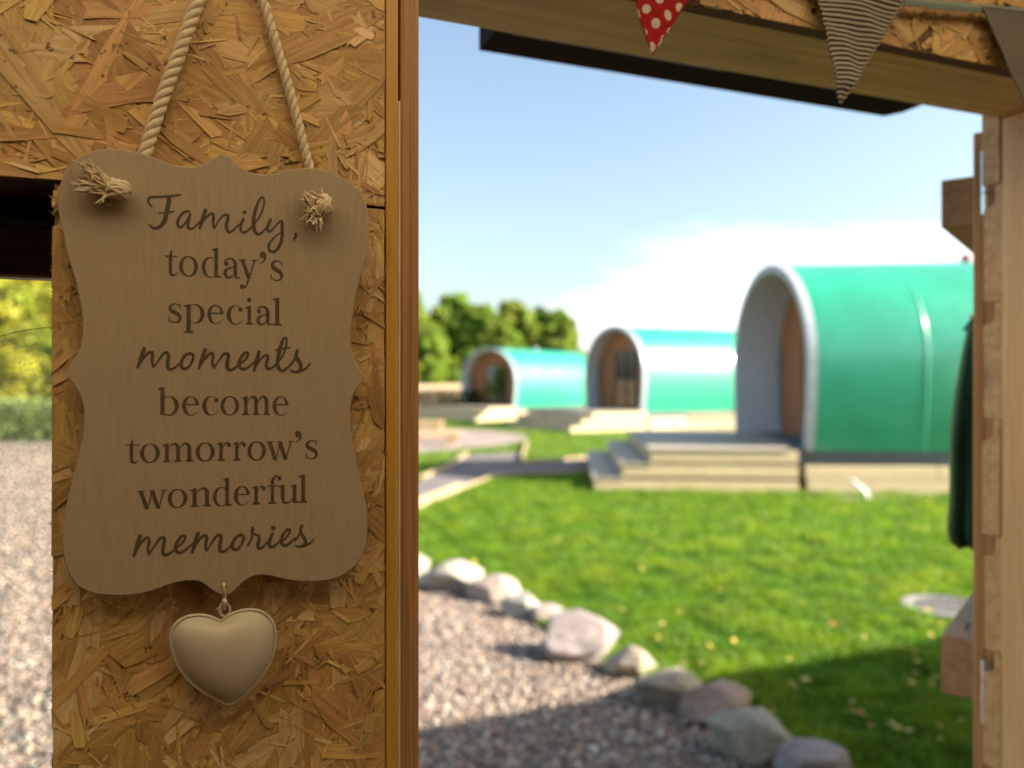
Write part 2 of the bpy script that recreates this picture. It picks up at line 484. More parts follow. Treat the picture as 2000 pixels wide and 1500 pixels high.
def grass(n, ylo, yhi, hmin, hmax, wid, xl=-0.16, xr=0.66):
    y = np.sqrt(rng.random(n) * (yhi ** 2 - ylo ** 2) + ylo ** 2)
    x = (xl + rng.random(n) * (xr - xl)) * y
    P = np.stack([x, y], 1)
    P = P[deck_free(P)]; m = len(P)
    ang = rng.random(m) * 2 * np.pi
    # tufts: height follows a slow noise
    tuft = np.array([mnoise.noise(Vector((p[0] * 2.3, p[1] * 2.3, 0.0))) for p in P])
    fine = np.array([mnoise.noise(Vector((p[0] * 9.0, p[1] * 9.0, 5.0))) for p in P])
    h = (hmin + (hmax - hmin) * rng.random(m)) * (1.0 + 0.6 * tuft + 0.6 * fine)
    lean = (0.35 + 0.6 * rng.random(m)) * h
    la = rng.random(m) * 2 * np.pi
    dx, dy = np.cos(ang) * wid, np.sin(ang) * wid
    lx, ly = np.cos(la) * lean, np.sin(la) * lean
    b1 = np.stack([P[:, 0] - dx, P[:, 1] - dy, np.zeros(m)], 1); b2 = np.stack([P[:, 0] + dx, P[:, 1] + dy, np.zeros(m)], 1)
    m1 = np.stack([P[:, 0] - dx * .7 + lx * .35, P[:, 1] - dy * .7 + ly * .35, h * .6], 1); m2 = np.stack([P[:, 0] + dx * .7 + lx * .35, P[:, 1] + dy * .7 + ly * .35, h * .6], 1)
    tp = np.stack([P[:, 0] + lx, P[:, 1] + ly, h], 1)
    V = np.stack([b1, b2, m1, m2, tp], 1).reshape(-1, 3)
    o = (np.arange(m) * 5)[:, None]
    T = np.concatenate([o + np.array([[0, 1, 3]]), o + np.array([[0, 3, 2]]), o + np.array([[2, 3, 4]])], 0)
    base = np.array([[0.14, 0.30, 0.018]]) * (0.75 + 0.5 * rng.random((m, 1))) + np.array([[0.10, 0.05, 0.0]]) * np.clip(0.35 + 0.9 * tuft[:, None] + 0.5 * (rng.random((m, 1)) - .5), 0, 1)
    dry = rng.random(m) < 0.04
    base[dry] = np.array([0.22, 0.19, 0.07])
    return V, T, np.repeat(base, 5, 0)

M['grass'] = tone_mat('grass_blade', 0.5, 0.55, 0.35, clump=(4.5, (0.42, 0.55, 0.5), (1.3, 1.18, 1.0)))
KEEP = [yard_pts, [(p.x, p.y) for p in pp], circ]
# decks are added to KEEP by their builder; grass itself is grown after them

M['pebble'] = tone_mat('pebble', 0.6, 0.0, 0.4)
ICO = None
def ico():
    bm = bmesh.new(); bmesh.ops.create_icosphere(bm, subdivisions=1, radius=1.0)
    v = np.array([list(p.co) for p in bm.verts]); f = np.array([[q.index for q in p.verts] for p in bm.faces]); bm.free()
    return v, f
def pebbles(P, rmin, rmax):
    v, f = ico(); m = len(P)
    r = rmin + (rmax - rmin) * rng.random(m) ** 2
    sc = np.stack([r * (0.8 + 0.7 * rng.random(m)), r * (0.7 + 0.4 * rng.random(m)), r * (0.45 + 0.3 * rng.random(m))], 1)
    a = rng.random(m) * 2 * np.pi; ca, sa = np.cos(a), np.sin(a)
    W = v[None] * sc[:, None, :] * (0.85 + 0.3 * rng.random((m, len(v), 1)))
    tl = rng.normal(0, 0.35, m)[:, None]
    z = W[..., 2] + W[..., 0] * tl
    X = W[..., 0] * ca[:, None] - W[..., 1] * sa[:, None] + P[:, 0:1]; Yy = W[..., 0] * sa[:, None] + W[..., 1] * ca[:, None] + P[:, 1:2]
    V = np.stack([X, Yy, z + (0.25 * r + 0.006)[:, None]], 2).reshape(-1, 3)
    T = (f[None] + (np.arange(m) * len(v))[:, None, None]).reshape(-1, 3)
    pal = np.array([[0.66, 0.67, 0.65]]) * np.array([[0.42, 0.30, 0.22], [0.50, 0.40, 0.31], [0.30, 0.235, 0.205], [0.36, 0.245, 0.19], [0.22, 0.20, 0.195], [0.58, 0.50, 0.42], [0.40, 0.28, 0.235]])
    c = pal[rng.integers(0, len(pal), m)] * (0.55 + 0.8 * rng.random((m, 1)))
    return V, T, np.repeat(c, len(v), 0)

def near_pebbles():
    n = 34000
    y = np.sqrt(rng.random(n) * (6.6 ** 2 - 2.4 ** 2) + 2.4 ** 2); x = (-0.19 + rng.random(n) * 0.55) * y
    A = np.stack([x, y], 1); A = A[in_poly(A, yard_pts)]
    n = 15000
    y = 1.6 + 15.0 * rng.random(n) ** 1.6; x = (-0.70 + rng.random(n) * 0.22) * y
    B = np.stack([x, y], 1); B = B[in_poly(B, yard_pts)]
    Va, Ta, Ca = pebbles(A, 0.008, 0.020); Vb, Tb, Cb = pebbles(B, 0.010, 0.026)
    me = fast_mesh('gravel', np.concatenate([Va, Vb]), np.concatenate([Ta, Tb + len(Va)]), M['pebble'], np.concatenate([Ca, Cb]))
    tag(link('gravel', me), 'loose pink and grey pebbles covering the yard outside the shed', 'gravel', kind='stuff')
near_pebbles()

M['stone'] = None
def stone_material():
    m, n, l, b = newmat('fieldstone')
    t = n.new('ShaderNodeAttribute'); t.attribute_name = 'tone'
    v = coords(n, l); a = noise(n, l, v, 9.0, 6, 0.65); f = noise(n, l, v, 70.0, 5, 0.7)
    c = mixc(n, l, 0.8, t.outputs['Color'], ramp(n, l, a, [(0.3, (0.6, 0.58, 0.55)), (0.7, (1.2, 1.15, 1.1))]), 'MULTIPLY')
    c = mixc(n, l, 0.6, c, ramp(n, l, f, [(0.35, (0.6, 0.6, 0.6)), (0.65, (1.1, 1.1, 1.1))]), 'MULTIPLY')
    li = noise(n, l, v, 5.0, 4, 0.7)
    c = mixc(n, l, ramp(n, l, li, [(0.58, 0.0), (0.7, 0.55)]), c, (0.17, 0.18, 0.055))
    l.new(c, b.inputs['Base Color']); b.inputs['Roughness'].default_value = 0.85
    bump(n, l, b, f, 0.5, 0.01)
    return m
M['stone'] = stone_material()

def stone(x0, x1, y0, y1, col, label, seed, rot=0.0, flat=1.0):
    base = gp((x0 + x1) / 2, y1 - (y1 - y0) * 0.22)
    w = (x1 - x0) / F * base.y * 0.5; h = (y1 - y0) / F * base.y * 0.46 * flat
    bm = bmesh.new(); bmesh.ops.create_icosphere(bm, subdivisions=4, radius=1.0)
    rs = random.Random(seed); off = Vector((rs.uniform(0, 99), rs.uniform(0, 99), rs.uniform(0, 99)))
    planes = [(Vector((rs.uniform(-1, 1), rs.uniform(-1, 1), rs.uniform(-.3, 1))).normalized(), rs.uniform(0.6, 0.86)) for _ in range(11)]
    for p in bm.verts:
        q = p.co.copy()
        for d, k in planes:
            e = q.dot(d) - k
            if e > 0: q -= d * e
        q *= 1.0 + 0.12 * mnoise.noise(q * 1.3 + off) + 0.07 * mnoise.noise(q * 3.5 + off) + 0.03 * mnoise.noise(q * 9 + off)
        p.co = q
    lo_ = [min(p.co[k] for p in bm.verts) for k in range(3)]; hi_ = [max(p.co[k] for p in bm.verts) for k in range(3)]
    for p in bm.verts:
        g = [2 * (p.co[k] - lo_[k]) / (hi_[k] - lo_[k]) - 1 for k in range(3)]
        p.co = Vector((g[0] * w * 1.28, g[1] * w * 0.95, g[2] * h * 1.12))
    me = bpy.data.meshes.new('border_stone'); bm.to_mesh(me); bm.free()
    for pl in me.polygons: pl.use_smooth = True
    a = me.attributes.new('tone', 'FLOAT_COLOR', 'POINT')
    a.data.foreach_set('color', np.tile(np.array([0.92 * col[0], 0.93 * col[1], 0.95 * col[2], 1], np.float32), len(me.vertices)))
    me.materials.append(M['stone'])
    o = link('border_stone', me)
    zmin = min(v.co.z for v in me.vertices)
    o.location = (base.x, base.y + w * 0.2, -zmin * 0.70); o.rotation_euler.z = rot
    tag(o, label, 'stone', 'row of stones between gravel and lawn')

S_ = [((700, 822, 1080, 1150), (0.36, 0.33, 0.29), 'stone at the hidden end of the row just behind the door post'),
      ((823, 939, 1099, 1168), (0.40, 0.37, 0.32), 'broad flat pale grey stone nearest the door post'),
      ((926, 1011, 1133, 1188), (0.42, 0.335, 0.29), 'rounded pinkish stone, second from the door post'),
      ((987, 1052, 1162, 1220), (0.43, 0.42, 0.38), 'small whitish angular stone, third from the door post'),
      ((1043, 1099, 1184, 1228), (0.38, 0.32, 0.30), 'small pinkish grey stone, fourth from the door post'),
      ((1075, 1203, 1207, 1312), (0.40, 0.345, 0.335), 'largest mauve grey block-shaped stone in the middle of the row'),
      ((1194, 1275, 1272, 1337), (0.42, 0.355, 0.27), 'small cream stone with brown flecks just after the largest block'),
      ((1250, 1369, 1317, 1393), (0.36, 0.32, 0.235), 'low olive brown stone, seventh from the door post'),
      ((1347, 1459, 1346, 1428), (0.39, 0.28, 0.22), 'rounded reddish brown stone, eighth from the door post'),
      ((1407, 1554, 1405, 1508), (0.36, 0.34, 0.26), 'big grey stone with mossy green near side, ninth from the door post'),
      ((1535, 1648, 1463, 1540), (0.37, 0.32, 0.31), 'mauve stone cut by the bottom edge of the picture')]
for i, (b_, c_, l_) in enumerate(S_):
    stone(*b_, c_, l_, 40 + i * 7, rot=[0.1, -0.2, 0.25, 0.1, -0.15][i % 5])

# ------------------------------------------------------------------ camping pods and their decks
def green_mat():
    m, n, l, b = newmat('green_membrane')
    v = coords(n, l); a = noise(n, l, v, 1.4, 4, 0.6); f = noise(n, l, v, 14, 4, 0.6)
    c = ramp(n, l, a, [(0.3, (0.005, 0.27, 0.155)), (0.7, (0.010, 0.36, 0.215))])
    l.new(c, b.inputs['Base Color'])
    b.inputs['Roughness'].default_value = 0.34; b.inputs['Specular IOR Level'].default_value = 0.85
    b.inputs['Coat Weight'].default_value = 0.75; b.inputs['Coat Roughness'].default_value = 0.17; b.inputs['Coat IOR'].default_value = 1.6
    l.new(ramp(n, l, f, [(0.3, 0.30), (0.7, 0.42)]), b.inputs['Roughness'])
    bump(n, l, b, a, 0.12, 0.02)
    return m
M['green'] = green_mat()
M['white'] = plain('white_lining', (0.55, 0.55, 0.58), 0.5, var=0.04, scale=6)
M['rim'] = plain('grey_rim', (0.40, 0.43, 0.48), 0.4, var=0.05, scale=6)
M['skirt'] = plain('grey_skirt', (0.10, 0.115, 0.13), 0.6, var=0.15, scale=4)
M['doorframe'] = plain('dark_frame', (0.018, 0.02, 0.024), 0.4)
M['redcap'] = plain('red_plastic', (0.45, 0.008, 0.03), 0.35)
M['whitecap'] = plain('white_plastic', (0.8, 0.8, 0.78), 0.12, spec=0.8)
M['void'] = plain('dark_interior', (0.03, 0.026, 0.022), 0.9)
def glass_mat(name, tint=(0.9, 0.95, 0.95), dust=0.0, refl=0.12):
    m, n, l, b = newmat(name)
    n.remove(b)
    tr = n.new('ShaderNodeBsdfTransparent'); tr.inputs[0].default_value = (*tint, 1)
    gl = n.new('ShaderNodeBsdfGlossy'); gl.inputs['Roughness'].default_value = 0.02
    fr = n.new('ShaderNodeFresnel'); fr.inputs['IOR'].default_value = 1.5
    mx = n.new('ShaderNodeMixShader')
    ad = n.new('ShaderNodeMath'); ad.operation = 'ADD'; ad.inputs[1].default_value = refl; ad.use_clamp = True
    l.new(fr.outputs[0], ad.inputs[0]); l.new(ad.outputs[0], mx.inputs[0])
    l.new(tr.outputs[0], mx.inputs[1]); l.new(gl.outputs[0], mx.inputs[2]); out = mx.outputs[0]
    if dust > 0:
        df = n.new('ShaderNodeBsdfDiffuse'); df.inputs[0].default_value = (0.75, 0.72, 0.66, 1)
        tl = n.new('ShaderNodeBsdfTranslucent'); tl.inputs[0].default_value = (0.75, 0.72, 0.66, 1)
        m0 = n.new('ShaderNodeMixShader'); m0.inputs[0].default_value = 0.6
        l.new(df.outputs[0], m0.inputs[1]); l.new(tl.outputs[0], m0.inputs[2])
        a = noise(n, l, coords(n, l), 260.0, 3, 0.6); a2 = noise(n, l, coords(n, l), 12.0, 4, 0.6)
        mu = n.new('ShaderNodeMath'); mu.operation = 'MULTIPLY'
        l.new(ramp(n, l, a, [(0.5, dust * 0.35), (0.78, min(1, dust * 4))]), mu.inputs[0]); l.new(ramp(n, l, a2, [(0.3, 0.3), (0.7, 1.0)]), mu.inputs[1])
        m2 = n.new('ShaderNodeMixShader'); l.new(mu.outputs[0], m2.inputs[0]); l.new(out, m2.inputs[1]); l.new(m0.outputs[0], m2.inputs[2]); out = m2.outputs[0]
    l.new(out, n['Material Output'].inputs[0])
    return m
M['podglass'] = glass_mat('pod_glass', (0.4, 0.45, 0.47), 0, 0.06)

ZD = 0.60; ZB = 0.55; WB = 1.58; WM = 1.70; HT = 2.76; RZ = 1.52
def arch(off=0.0, n=40):
    """horseshoe section, from one foot over the top to the other: (lateral, z)"""
    rx, rz, cz = WM - off, RZ - off, ZB + HT - RZ
    a0 = -math.acos(WB / WM)
    ts = np.linspace(a0, math.pi - a0, n)
    out = []
    for t in ts:
        sn = math.sin(t)
        out.append((rx * math.cos(t), cz + (rz * sn if sn > 0 else (cz - ZB) * sn / abs(math.sin(a0)))))
    return out

def pod(loc, az, sc, label, captone, L=5.5, D=0.45, skew=0.0, capmat='whitecap', capx=-3.4):
    e1 = Vector((math.sin(R(az)), math.cos(R(az)), 0))
    root = empty('glamping_pod', (loc[0], loc[1], 0), math.atan2(e1.y, e1.x))   # local +x points out of the opening, +y to the camera side
    root.scale = (sc, sc, sc)
    tag(root, label, 'cabin', 'green arched camping pods')
    A, I = arch(0), arch(0.10); n = len(A)
    # green skin
    xs = [0.0, -0.02] + list(np.linspace(-0.5, -L, 12))
    mb = MB(); V = []
    for k, x in enumerate(xs):
        for (y, z) in A:
            sk = skew * y * max(0, 1 + x / L)
            V.append((x + sk, y, z))
    mb.add(V, [(k * n + j, k * n + j + 1, (k + 1) * n + j + 1, (k + 1) * n + j) for k in range(len(xs) - 1) for j in range(n - 1)])
    mb.add([(-L, y, z) for y, z in A], [tuple(range(n))])
    sk_ = mb.build('shell', M['green'], root, smooth=True)
    for p in sk_.data.polygons:
        if len(p.vertices) > 4: p.use_smooth = False
    # pale rim with real depth and the white lining of the porch
    mb = MB(); B = arch(-0.018); V = []
    for (sec, x) in ((B, 0.0), (B, 0.05), (I, 0.05)):
        V += [(x + skew * y, y, z) for y, z in sec]
    V += [(-0.06 + skew * y, y, z) for y, z in B]
    mb.add(V, [(k * n + j, k * n + j + 1, (k + 1) * n + j + 1, (k + 1) * n + j) for k in (0, 1) for j in range(n - 1)] + [(3 * n + j, 3 * n + j + 1, j + 1, j) for j in range(n - 1)])
    mb.build('rim', M['rim'], root, smooth=False)
    mb = MB(); V = []
    for x in (0.05, -D):
        V += [(x + skew * y, y, z) for y, z in I]
    mb.add(V, [(j + 1, j, n + j, n + j + 1) for j in range(n - 1)])
    mb.build('lining', M['white'], root, smooth=True)
    # cedar end wall of upright boards, each one cut to the arch
    r = WM - 0.13; cz = ZB + HT - RZ
    def ztop(y): return cz + (RZ - 0.13) * math.sqrt(max(0.0, 1 - (y / r) ** 2)) - 0.004 if abs(y) < r else cz
    nb = 18; ys = np.linspace(-1.43, 1.43, nb + 1)
    for k in range(nb):
        y0, y1 = ys[k] + 0.006, ys[k + 1] - 0.006
        ym = (y0 + y1) / 2
        if -0.52 < ym < 0.72: zb = 2.5
        else: zb = ZD
        p = [(y0, zb), (y1, zb), (y1, ztop(y1)), (ym, ztop(ym)), (y0, ztop(y0))]
        if min(q[1] for q in p[2:]) <= zb + 0.02: continue
        pr = prism(p, -D - 0.02, -D + 0.02 + 0.004 * (k % 2))
        pr.v = [Vector((v.y + skew * v.x, v.x, v.z)) for v in pr.v]
        pr.build('cladding_board', M['cedar'], root)
    bk = prism([(y, z) for y, z in arch(0.14)], -D - 0.9, -D - 0.85)
    bk.v = [Vector((v.y, v.x, v.z)) for v in bk.v]
    bk.build('dark_backing', M['void'], root)  # near-black panel: the pod's dim interior is put into its colour
    d = empty('door', (0, 0, 0)); d.parent = root
    fr = MB()
    for y in (-0.52, 0.07, 0.66): fr.box((-D - 0.03, -D + 0.05), (y, y + 0.06), (ZD, 2.5))
    fr.box((-D - 0.029, -D + 0.049), (-0.459, 0.069), (2.43, 2.498)); fr.box((-D - 0.029, -D + 0.049), (0.131, 0.659), (2.43, 2.498)); fr.box((-D - 0.029, -D + 0.049), (-0.459, 0.069), (ZD + 0.002, ZD + 0.07)); fr.box((-D - 0.029, -D + 0.049), (0.131, 0.659), (ZD + 0.002, ZD + 0.07))
    fr.build('door_frame', M['doorframe'], d)
    for y0, y1 in ((-0.46, 0.07), (0.13, 0.66)):
        box('pane', (-D + 0.005, -D + 0.015), (y0, y1), (ZD + 0.07, 2.43), M['podglass'], d, bevel=0)
    # seam rings, skirt, vent cap
    for x in (-1.55, -3.3):
        mb = MB(); V = []
        for (o, dx) in ((0.0, -0.022), (-0.006, -0.012), (-0.006, 0.012), (0.0, 0.022)):
            V += [(x + dx + skew * y * max(0, 1 + x / L), y, z) for y, z in arch(o)]
        mb.add(V, [(k * n + j, k * n + j + 1, (k + 1) * n + j + 1, (k + 1) * n + j) for k in range(3) for j in range(n - 1)])
        mb.build('seam', M['green'], root, smooth=True)
    MB().box((-L + 0.05, -0.06), (-WB + 0.02, WB - 0.02), (0.36, ZB + 0.06)).build('skirt', M['skirt'], root, bevel=0.01)
    cap = MB(); cap.tube([(capx, 0, ZB + HT - 0.02), (capx, 0, ZB + HT + 0.05)], 0.05, 12); cap.ball((capx, 0, ZB + HT + 0.07), (0.085, 0.085, 0.065), 14, 8)
    o = cap.build('vent_cap', M[capmat], root, smooth=True); o['label'] = captone
    return root, e1

def deck(loc, az, sc, label, L=5.4, W=1.95, ext=2.05, tread=0.38, far=2.2):
    e1 = Vector((math.sin(R(az)), math.cos(R(az)), 0)); e2 = Vector((-e1.y, e1.x, 0))
    root = empty('timber_deck', (loc[0], loc[1], 0), math.atan2(e1.y, e1.x)); root.scale = (sc, sc, sc)
    tag(root, label, 'deck', 'timber decks under the pods')
    tiers = [(ext, 0.40, ZD), (ext + tread, 0.20, 0.40), (ext + 2 * tread, 0.0, 0.20)]
    x0 = 0.10
    rr = random.Random(int(az))
    for t, (xe, zb, zt) in enumerate(tiers):
        # fascia boards (two butted lengths on the camera side, one at the step end, one on the far side)
        xm = x0 + (xe - x0) * (0.42 + 0.12 * t)
        for (a, b) in ((x0, xm - 0.003), (xm + 0.003, xe - 0.05)):
            box('fascia_board', (a, b), (W - 0.045 + 0.004 * t, W + 0.004 * t), (zb + 0.012, zt - 0.030), M['deck'], root, bevel=0.006)
        box('fascia_board', (xe - 0.05, xe - 0.004), (-far, W + 0.004 * t), (zb + 0.012, zt - 0.030), M['deck'], root, bevel=0.006)
        box('fascia_board', (x0, xe - 0.05), (-far, -far + 0.045), (zb + 0.012, zt - 0.030), M['deck'], root, bevel=0.006)
        # treads: boards laid across, each one its own
        xs0 = x0 - 1.05 if t == 0 else tiers[t - 1][0] - 0.04
        nb = max(2, int(round((xe - xs0) / 0.145)))
        for k in range(nb):
            a = xs0 + (xe + 0.02 - xs0) * k / nb; b = xs0 + (xe + 0.02 - xs0) * (k + 1) / nb - 0.007
            o = box('deck_board', (a, b), (-far - 0.02 if a > 0.1 else -WB + 0.15, W + 0.02 if a > 0.1 else WB - 0.15), (zt - 0.028, zt + rr.uniform(-0.002, 0.002)), M['deckgrey'], root, bevel=0.004)
    # plinth of sleepers under the pod
    for (a, b, z0, z1) in ((-0.02, -2.4, 0.0, 0.185), (-2.41, -L, 0.0, 0.185), (0.0, -1.7, 0.19, 0.37), (-1.71, -L, 0.19, 0.37)):
        for y0, y1 in ((W - 0.09, W - 0.01), (-W + 0.01, -W + 0.09)):
            box('sleeper', (b, a), (y0, y1), (z0 + 0.004, z1), M['deck'], root, bevel=0.008)
    pts = []
    for (x, y) in ((ext + 2 * tread, W), (ext + 2 * tread, -far), (-L, -W), (-L, W)):
        p = Vector(loc) + (e1 * x + e2 * y) * sc; pts.append((p.x, p.y))
    KEEP.append(pts)
    return root

P3, P2, P1 = Vector((4.05, 12.55, 0)), Vector((3.31, 26.0, 0)), Vector((-0.95, 32.0, 0))
pod(P3, 278, 1.0, 'largest green arched pod with red cap on its roof, nearest the shed door', 'small red cap on the ridge', skew=-0.16, capmat='redcap', capx=-2.9, D=0.7)
deck(P3, 274, 1.0, 'nearest timber deck with three shallow steps beside the sunlit lawn')
pod(P2, 243, 1.0, 'middle green arched pod with a white glare streak along its side', 'small white cap on the ridge', capx=-3.0)
deck(P2, 243, 1.0, 'timber deck with brightly sunlit steps in front of the middle pod')
pod(P1, 220, 0.86, 'smallest and farthest green arched pod standing in front of the trees', 'small white cap on the ridge', capx=-3.6, L=6.6)
deck(P1, 220, 0.86, 'farthest low timber deck in front of the smallest pod', far=3.2, W=1.8)

def finish_grass():
    Va, Ta, Ca = grass(170000, 2.6, 7.0, 0.03, 0.075, 0.0035)
    Vb, Tb, Cb = grass(110000, 7.0, 13.0, 0.035, 0.07, 0.006)
    Vc, Tc, Cc = grass(60000, 13.0, 34.0, 0.04, 0.075, 0.014)
    V = np.concatenate([Va, Vb, Vc]); T = np.concatenate([Ta, Tb + len(Va), Tc + len(Va) + len(Vb)]); C = np.concatenate([Ca, Cb, Cc])
    me = fast_mesh('grass', V, T, M['grass'], C)
    tag(link('grass', me), 'short bright green lawn grass in front of the pods', 'grass', kind='stuff')

dc = gp(1845, 1192); KEEP.append([(dc.x + 0.27 * math.cos(t), dc.y + 0.27 * math.sin(t)) for t in np.linspace(0, 6.28, 20)])
finish_grass()

# round drain cover in the lawn
M['concrete'] = plain('concrete', (0.22, 0.21, 0.20), 0.9, var=0.25, scale=25, bmp=0.3)
M['iron'] = plain('grey_iron', (0.15, 0.145, 0.14), 0.8, var=0.3, scale=40)
dr = empty('drain_cover', (dc.x, dc.y, 0))
tag(dr, 'round grey drain cover let into the lawn beside the lower door ledge', 'drain cover')
def ring(r0, r1, z0, z1, n=36):
    mb = MB(); V = []
    for (r, z) in ((r0, z0), (r0, z1), (r1, z1), (r1, z0)):
        V += [(r * math.cos(t), r * math.sin(t), z) for t in np.linspace(0, 2 * math.pi, n, endpoint=False)]
    return mb.add(V, [(k * n + j, k * n + (j + 1) % n, ((k + 1) % 4) * n + (j + 1) % n, ((k + 1) % 4) * n + j) for k in range(4) for j in range(n)])
ring(0.205, 0.26, -0.02, 0.035).build('collar', M['concrete'], dr, bevel=0.004)
ring(0.0005, 0.20, -0.02, 0.022).build('lid', M['iron'], dr)
gr = MB()
for k in range(-4, 5):
    w = math.sqrt(max(0, 0.185 ** 2 - (k * 0.04) ** 2))
    gr.box((-w, w), (k * 0.04 - 0.008, k * 0.04 + 0.008), (0.021, 0.030))
gr.build('rib_pattern', M['iron'], dr)

# fallen leaves
M['leaf'] = [plain('yellow_leaf', (0.55, 0.40, 0.06), 0.6), plain('pale_leaf', (0.60, 0.44, 0.14), 0.6), plain('orange_leaf', (0.42, 0.17, 0.03), 0.6)]
def leaf_mesh(m):
    o = [(0, -0.5), (0.2, -0.3), (0.3, 0.0), (0.2, 0.3), (0, 0.55), (-0.2, 0.3), (-0.3, 0.0), (-0.2, -0.3)]
    V = [(0, 0, 0)] + [(x, y, 0.22 * abs(x) + 0.1 * y * y) for x, y in o]
    return mesh('fallen_leaf', V, [(0, i + 1, (i + 1) % 8 + 1) for i in range(8)], m)
LM = [leaf_mesh(m) for m in M['leaf']]
lr = random.Random(5); cnt = 0
tries = 0
while cnt < 95 and tries < 3000:
    tries += 1
    px, py = lr.uniform(830, 1880), 1000 + 480 * lr.random() ** 0.7
    p = gp(px, py)
    if not deck_free(np.array([[p.x, p.y]]))[0]: continue
    k = lr.choice([0, 0, 0, 1, 1, 2])
    o = link('fallen_leaf', LM[k]); s = lr.uniform(0.03, 0.055)
    o.location = (p.x, p.y, 0.045 + lr.uniform(0, 0.012)); o.scale = (s, s, s); o.rotation_euler = (lr.uniform(-.4, .4), lr.uniform(-.4, .4), lr.uniform(0, 6.28))
    tag(o, ['small yellow autumn leaf lying on the lawn', 'small pale straw-coloured autumn leaf lying on the lawn', 'small orange brown autumn leaf lying on the lawn'][k], 'leaf', ['yellow leaves on the lawn', 'pale leaves on the lawn', 'orange leaves on the lawn'][k])
    cnt += 1

# log benches round the fire pit, stumps, white standpipe, picket panel
M['log'] = wood('peeled_log', (0.52, 0.36, 0.22), (0.40, 0.25, 0.13), 'x', 30, 0.06, 0.7, 0.8)
def bench(px, py, w, h, dd, label, rz):
    p = gp(px, py); root = empty('log_bench', (p.x, p.y, 0), rz); tag(root, label, 'bench', 'log benches at the fire pit')
    W_, H_ = w / F * p.y, h / F * p.y
    box('seat', (-W_ / 2, W_ / 2), (-dd / 2, dd / 2), (H_ * 0.55, H_), M['log'], root, bevel=0.03)
    for x in (-W_ * 0.34, W_ * 0.34): box('leg', (x - 0.12, x + 0.12), (-dd * 0.4, dd * 0.4), (0, H_ * 0.55 - 0.002), M['log'], root, bevel=0.02)
bench(845, 868, 110, 26, 0.5, 'nearer sunlit log bench on the gravel circle', 0.1)
bench(832, 842, 66, 20, 0.45, 'farther log bench on the gravel circle', 0.0)
for (px, py, w, lab) in ((1036, 818, 24, 'pale sunlit tree stump seat at the end of the farthest deck'), (1063, 806, 20, 'small whitish stump seat between the two far pods')):
    p = gp(px, py); r_ = w / F * p.y * 0.5
    root = empty('stump_seat', (p.x, p.y, 0)); tag(root, lab, 'stump', 'stump seats')
    mb = MB(); V = []; n = 16
    prof = [(1.08, 0), (1.0, 0.1), (0.97, 0.5), (0.99, 0.9), (0.93, 1.0)]
    for k, (q, z) in enumerate(prof): V += [(r_ * q * (1 + 0.05 * math.sin(3 * t + k)) * math.cos(t), r_ * q * (1 + 0.05 * math.sin(3 * t + k)) * math.sin(t), z * r_ * 1.5) for t in np.linspace(0, 2 * math.pi, n, endpoint=False)]
    mb.add(V, [(k * n + j, k * n + (j + 1) % n, (k + 1) * n + (j + 1) % n, (k + 1) * n + j) for k in range(4) for j in range(n)] + [tuple(range(4 * n, 5 * n))])
    mb.build('log', M['log'], root, smooth=False)
    ring(0.0005, r_ * 0.85, r_ * 1.5, r_ * 1.5 + 0.012, 16).build('cut_face', M['deck'], root)

p = gp(1690, 978); st = empty('water_pipe', (p.x, p.y, 0)); tag(st, 'white plastic pipe bend by the plinth of the nearest pod', 'pipe')
mb = MB(); mb.tube(catmull([(0.02, 0, 0), (0.02, 0, 0.06), (-0.02, 0, 0.12), (-0.10, 0.04, 0.20), (-0.14, 0.10, 0.24)], 5), 0.028, 12)
mb.build('pipe', M['whitecap'], st, smooth=True)
mb = MB(); mb.tube([(0.02, 0, 0.0), (0.02, 0, 0.03)], 0.05, 12); mb.build('base_collar', M['whitecap'], st)
bedV, bedT, bedC = pebbles(np.stack([p.x + rng.normal(0.0, 0.28, 260), p.y + rng.normal(0.03, 0.06, 260)], 1), 0.02, 0.04)
tag(link('gravel', fast_mesh('gravel', bedV, bedT, M['pebble'], bedC * 1.3)), 'patch of pale pebbles round the white pipe by the plinth', 'gravel', kind='stuff')

pk = empty('picket_fence', (4.9, 19.0, 0), R(8)); tag(pk, 'low picket fence panel behind the nearest deck', 'fence')
for k in range(9): box('picket', (k * 0.17 - 0.7, k * 0.17 - 0.61), (-0.012, 0.012), (0.05, 0.74), M['deck'], pk, bevel=0.004)
for z in (0.2, 0.58): box('rail', (-0.75, 0.85), (0.013, 0.05), (z, z + 0.07), M['deck'], pk, bevel=0.004)

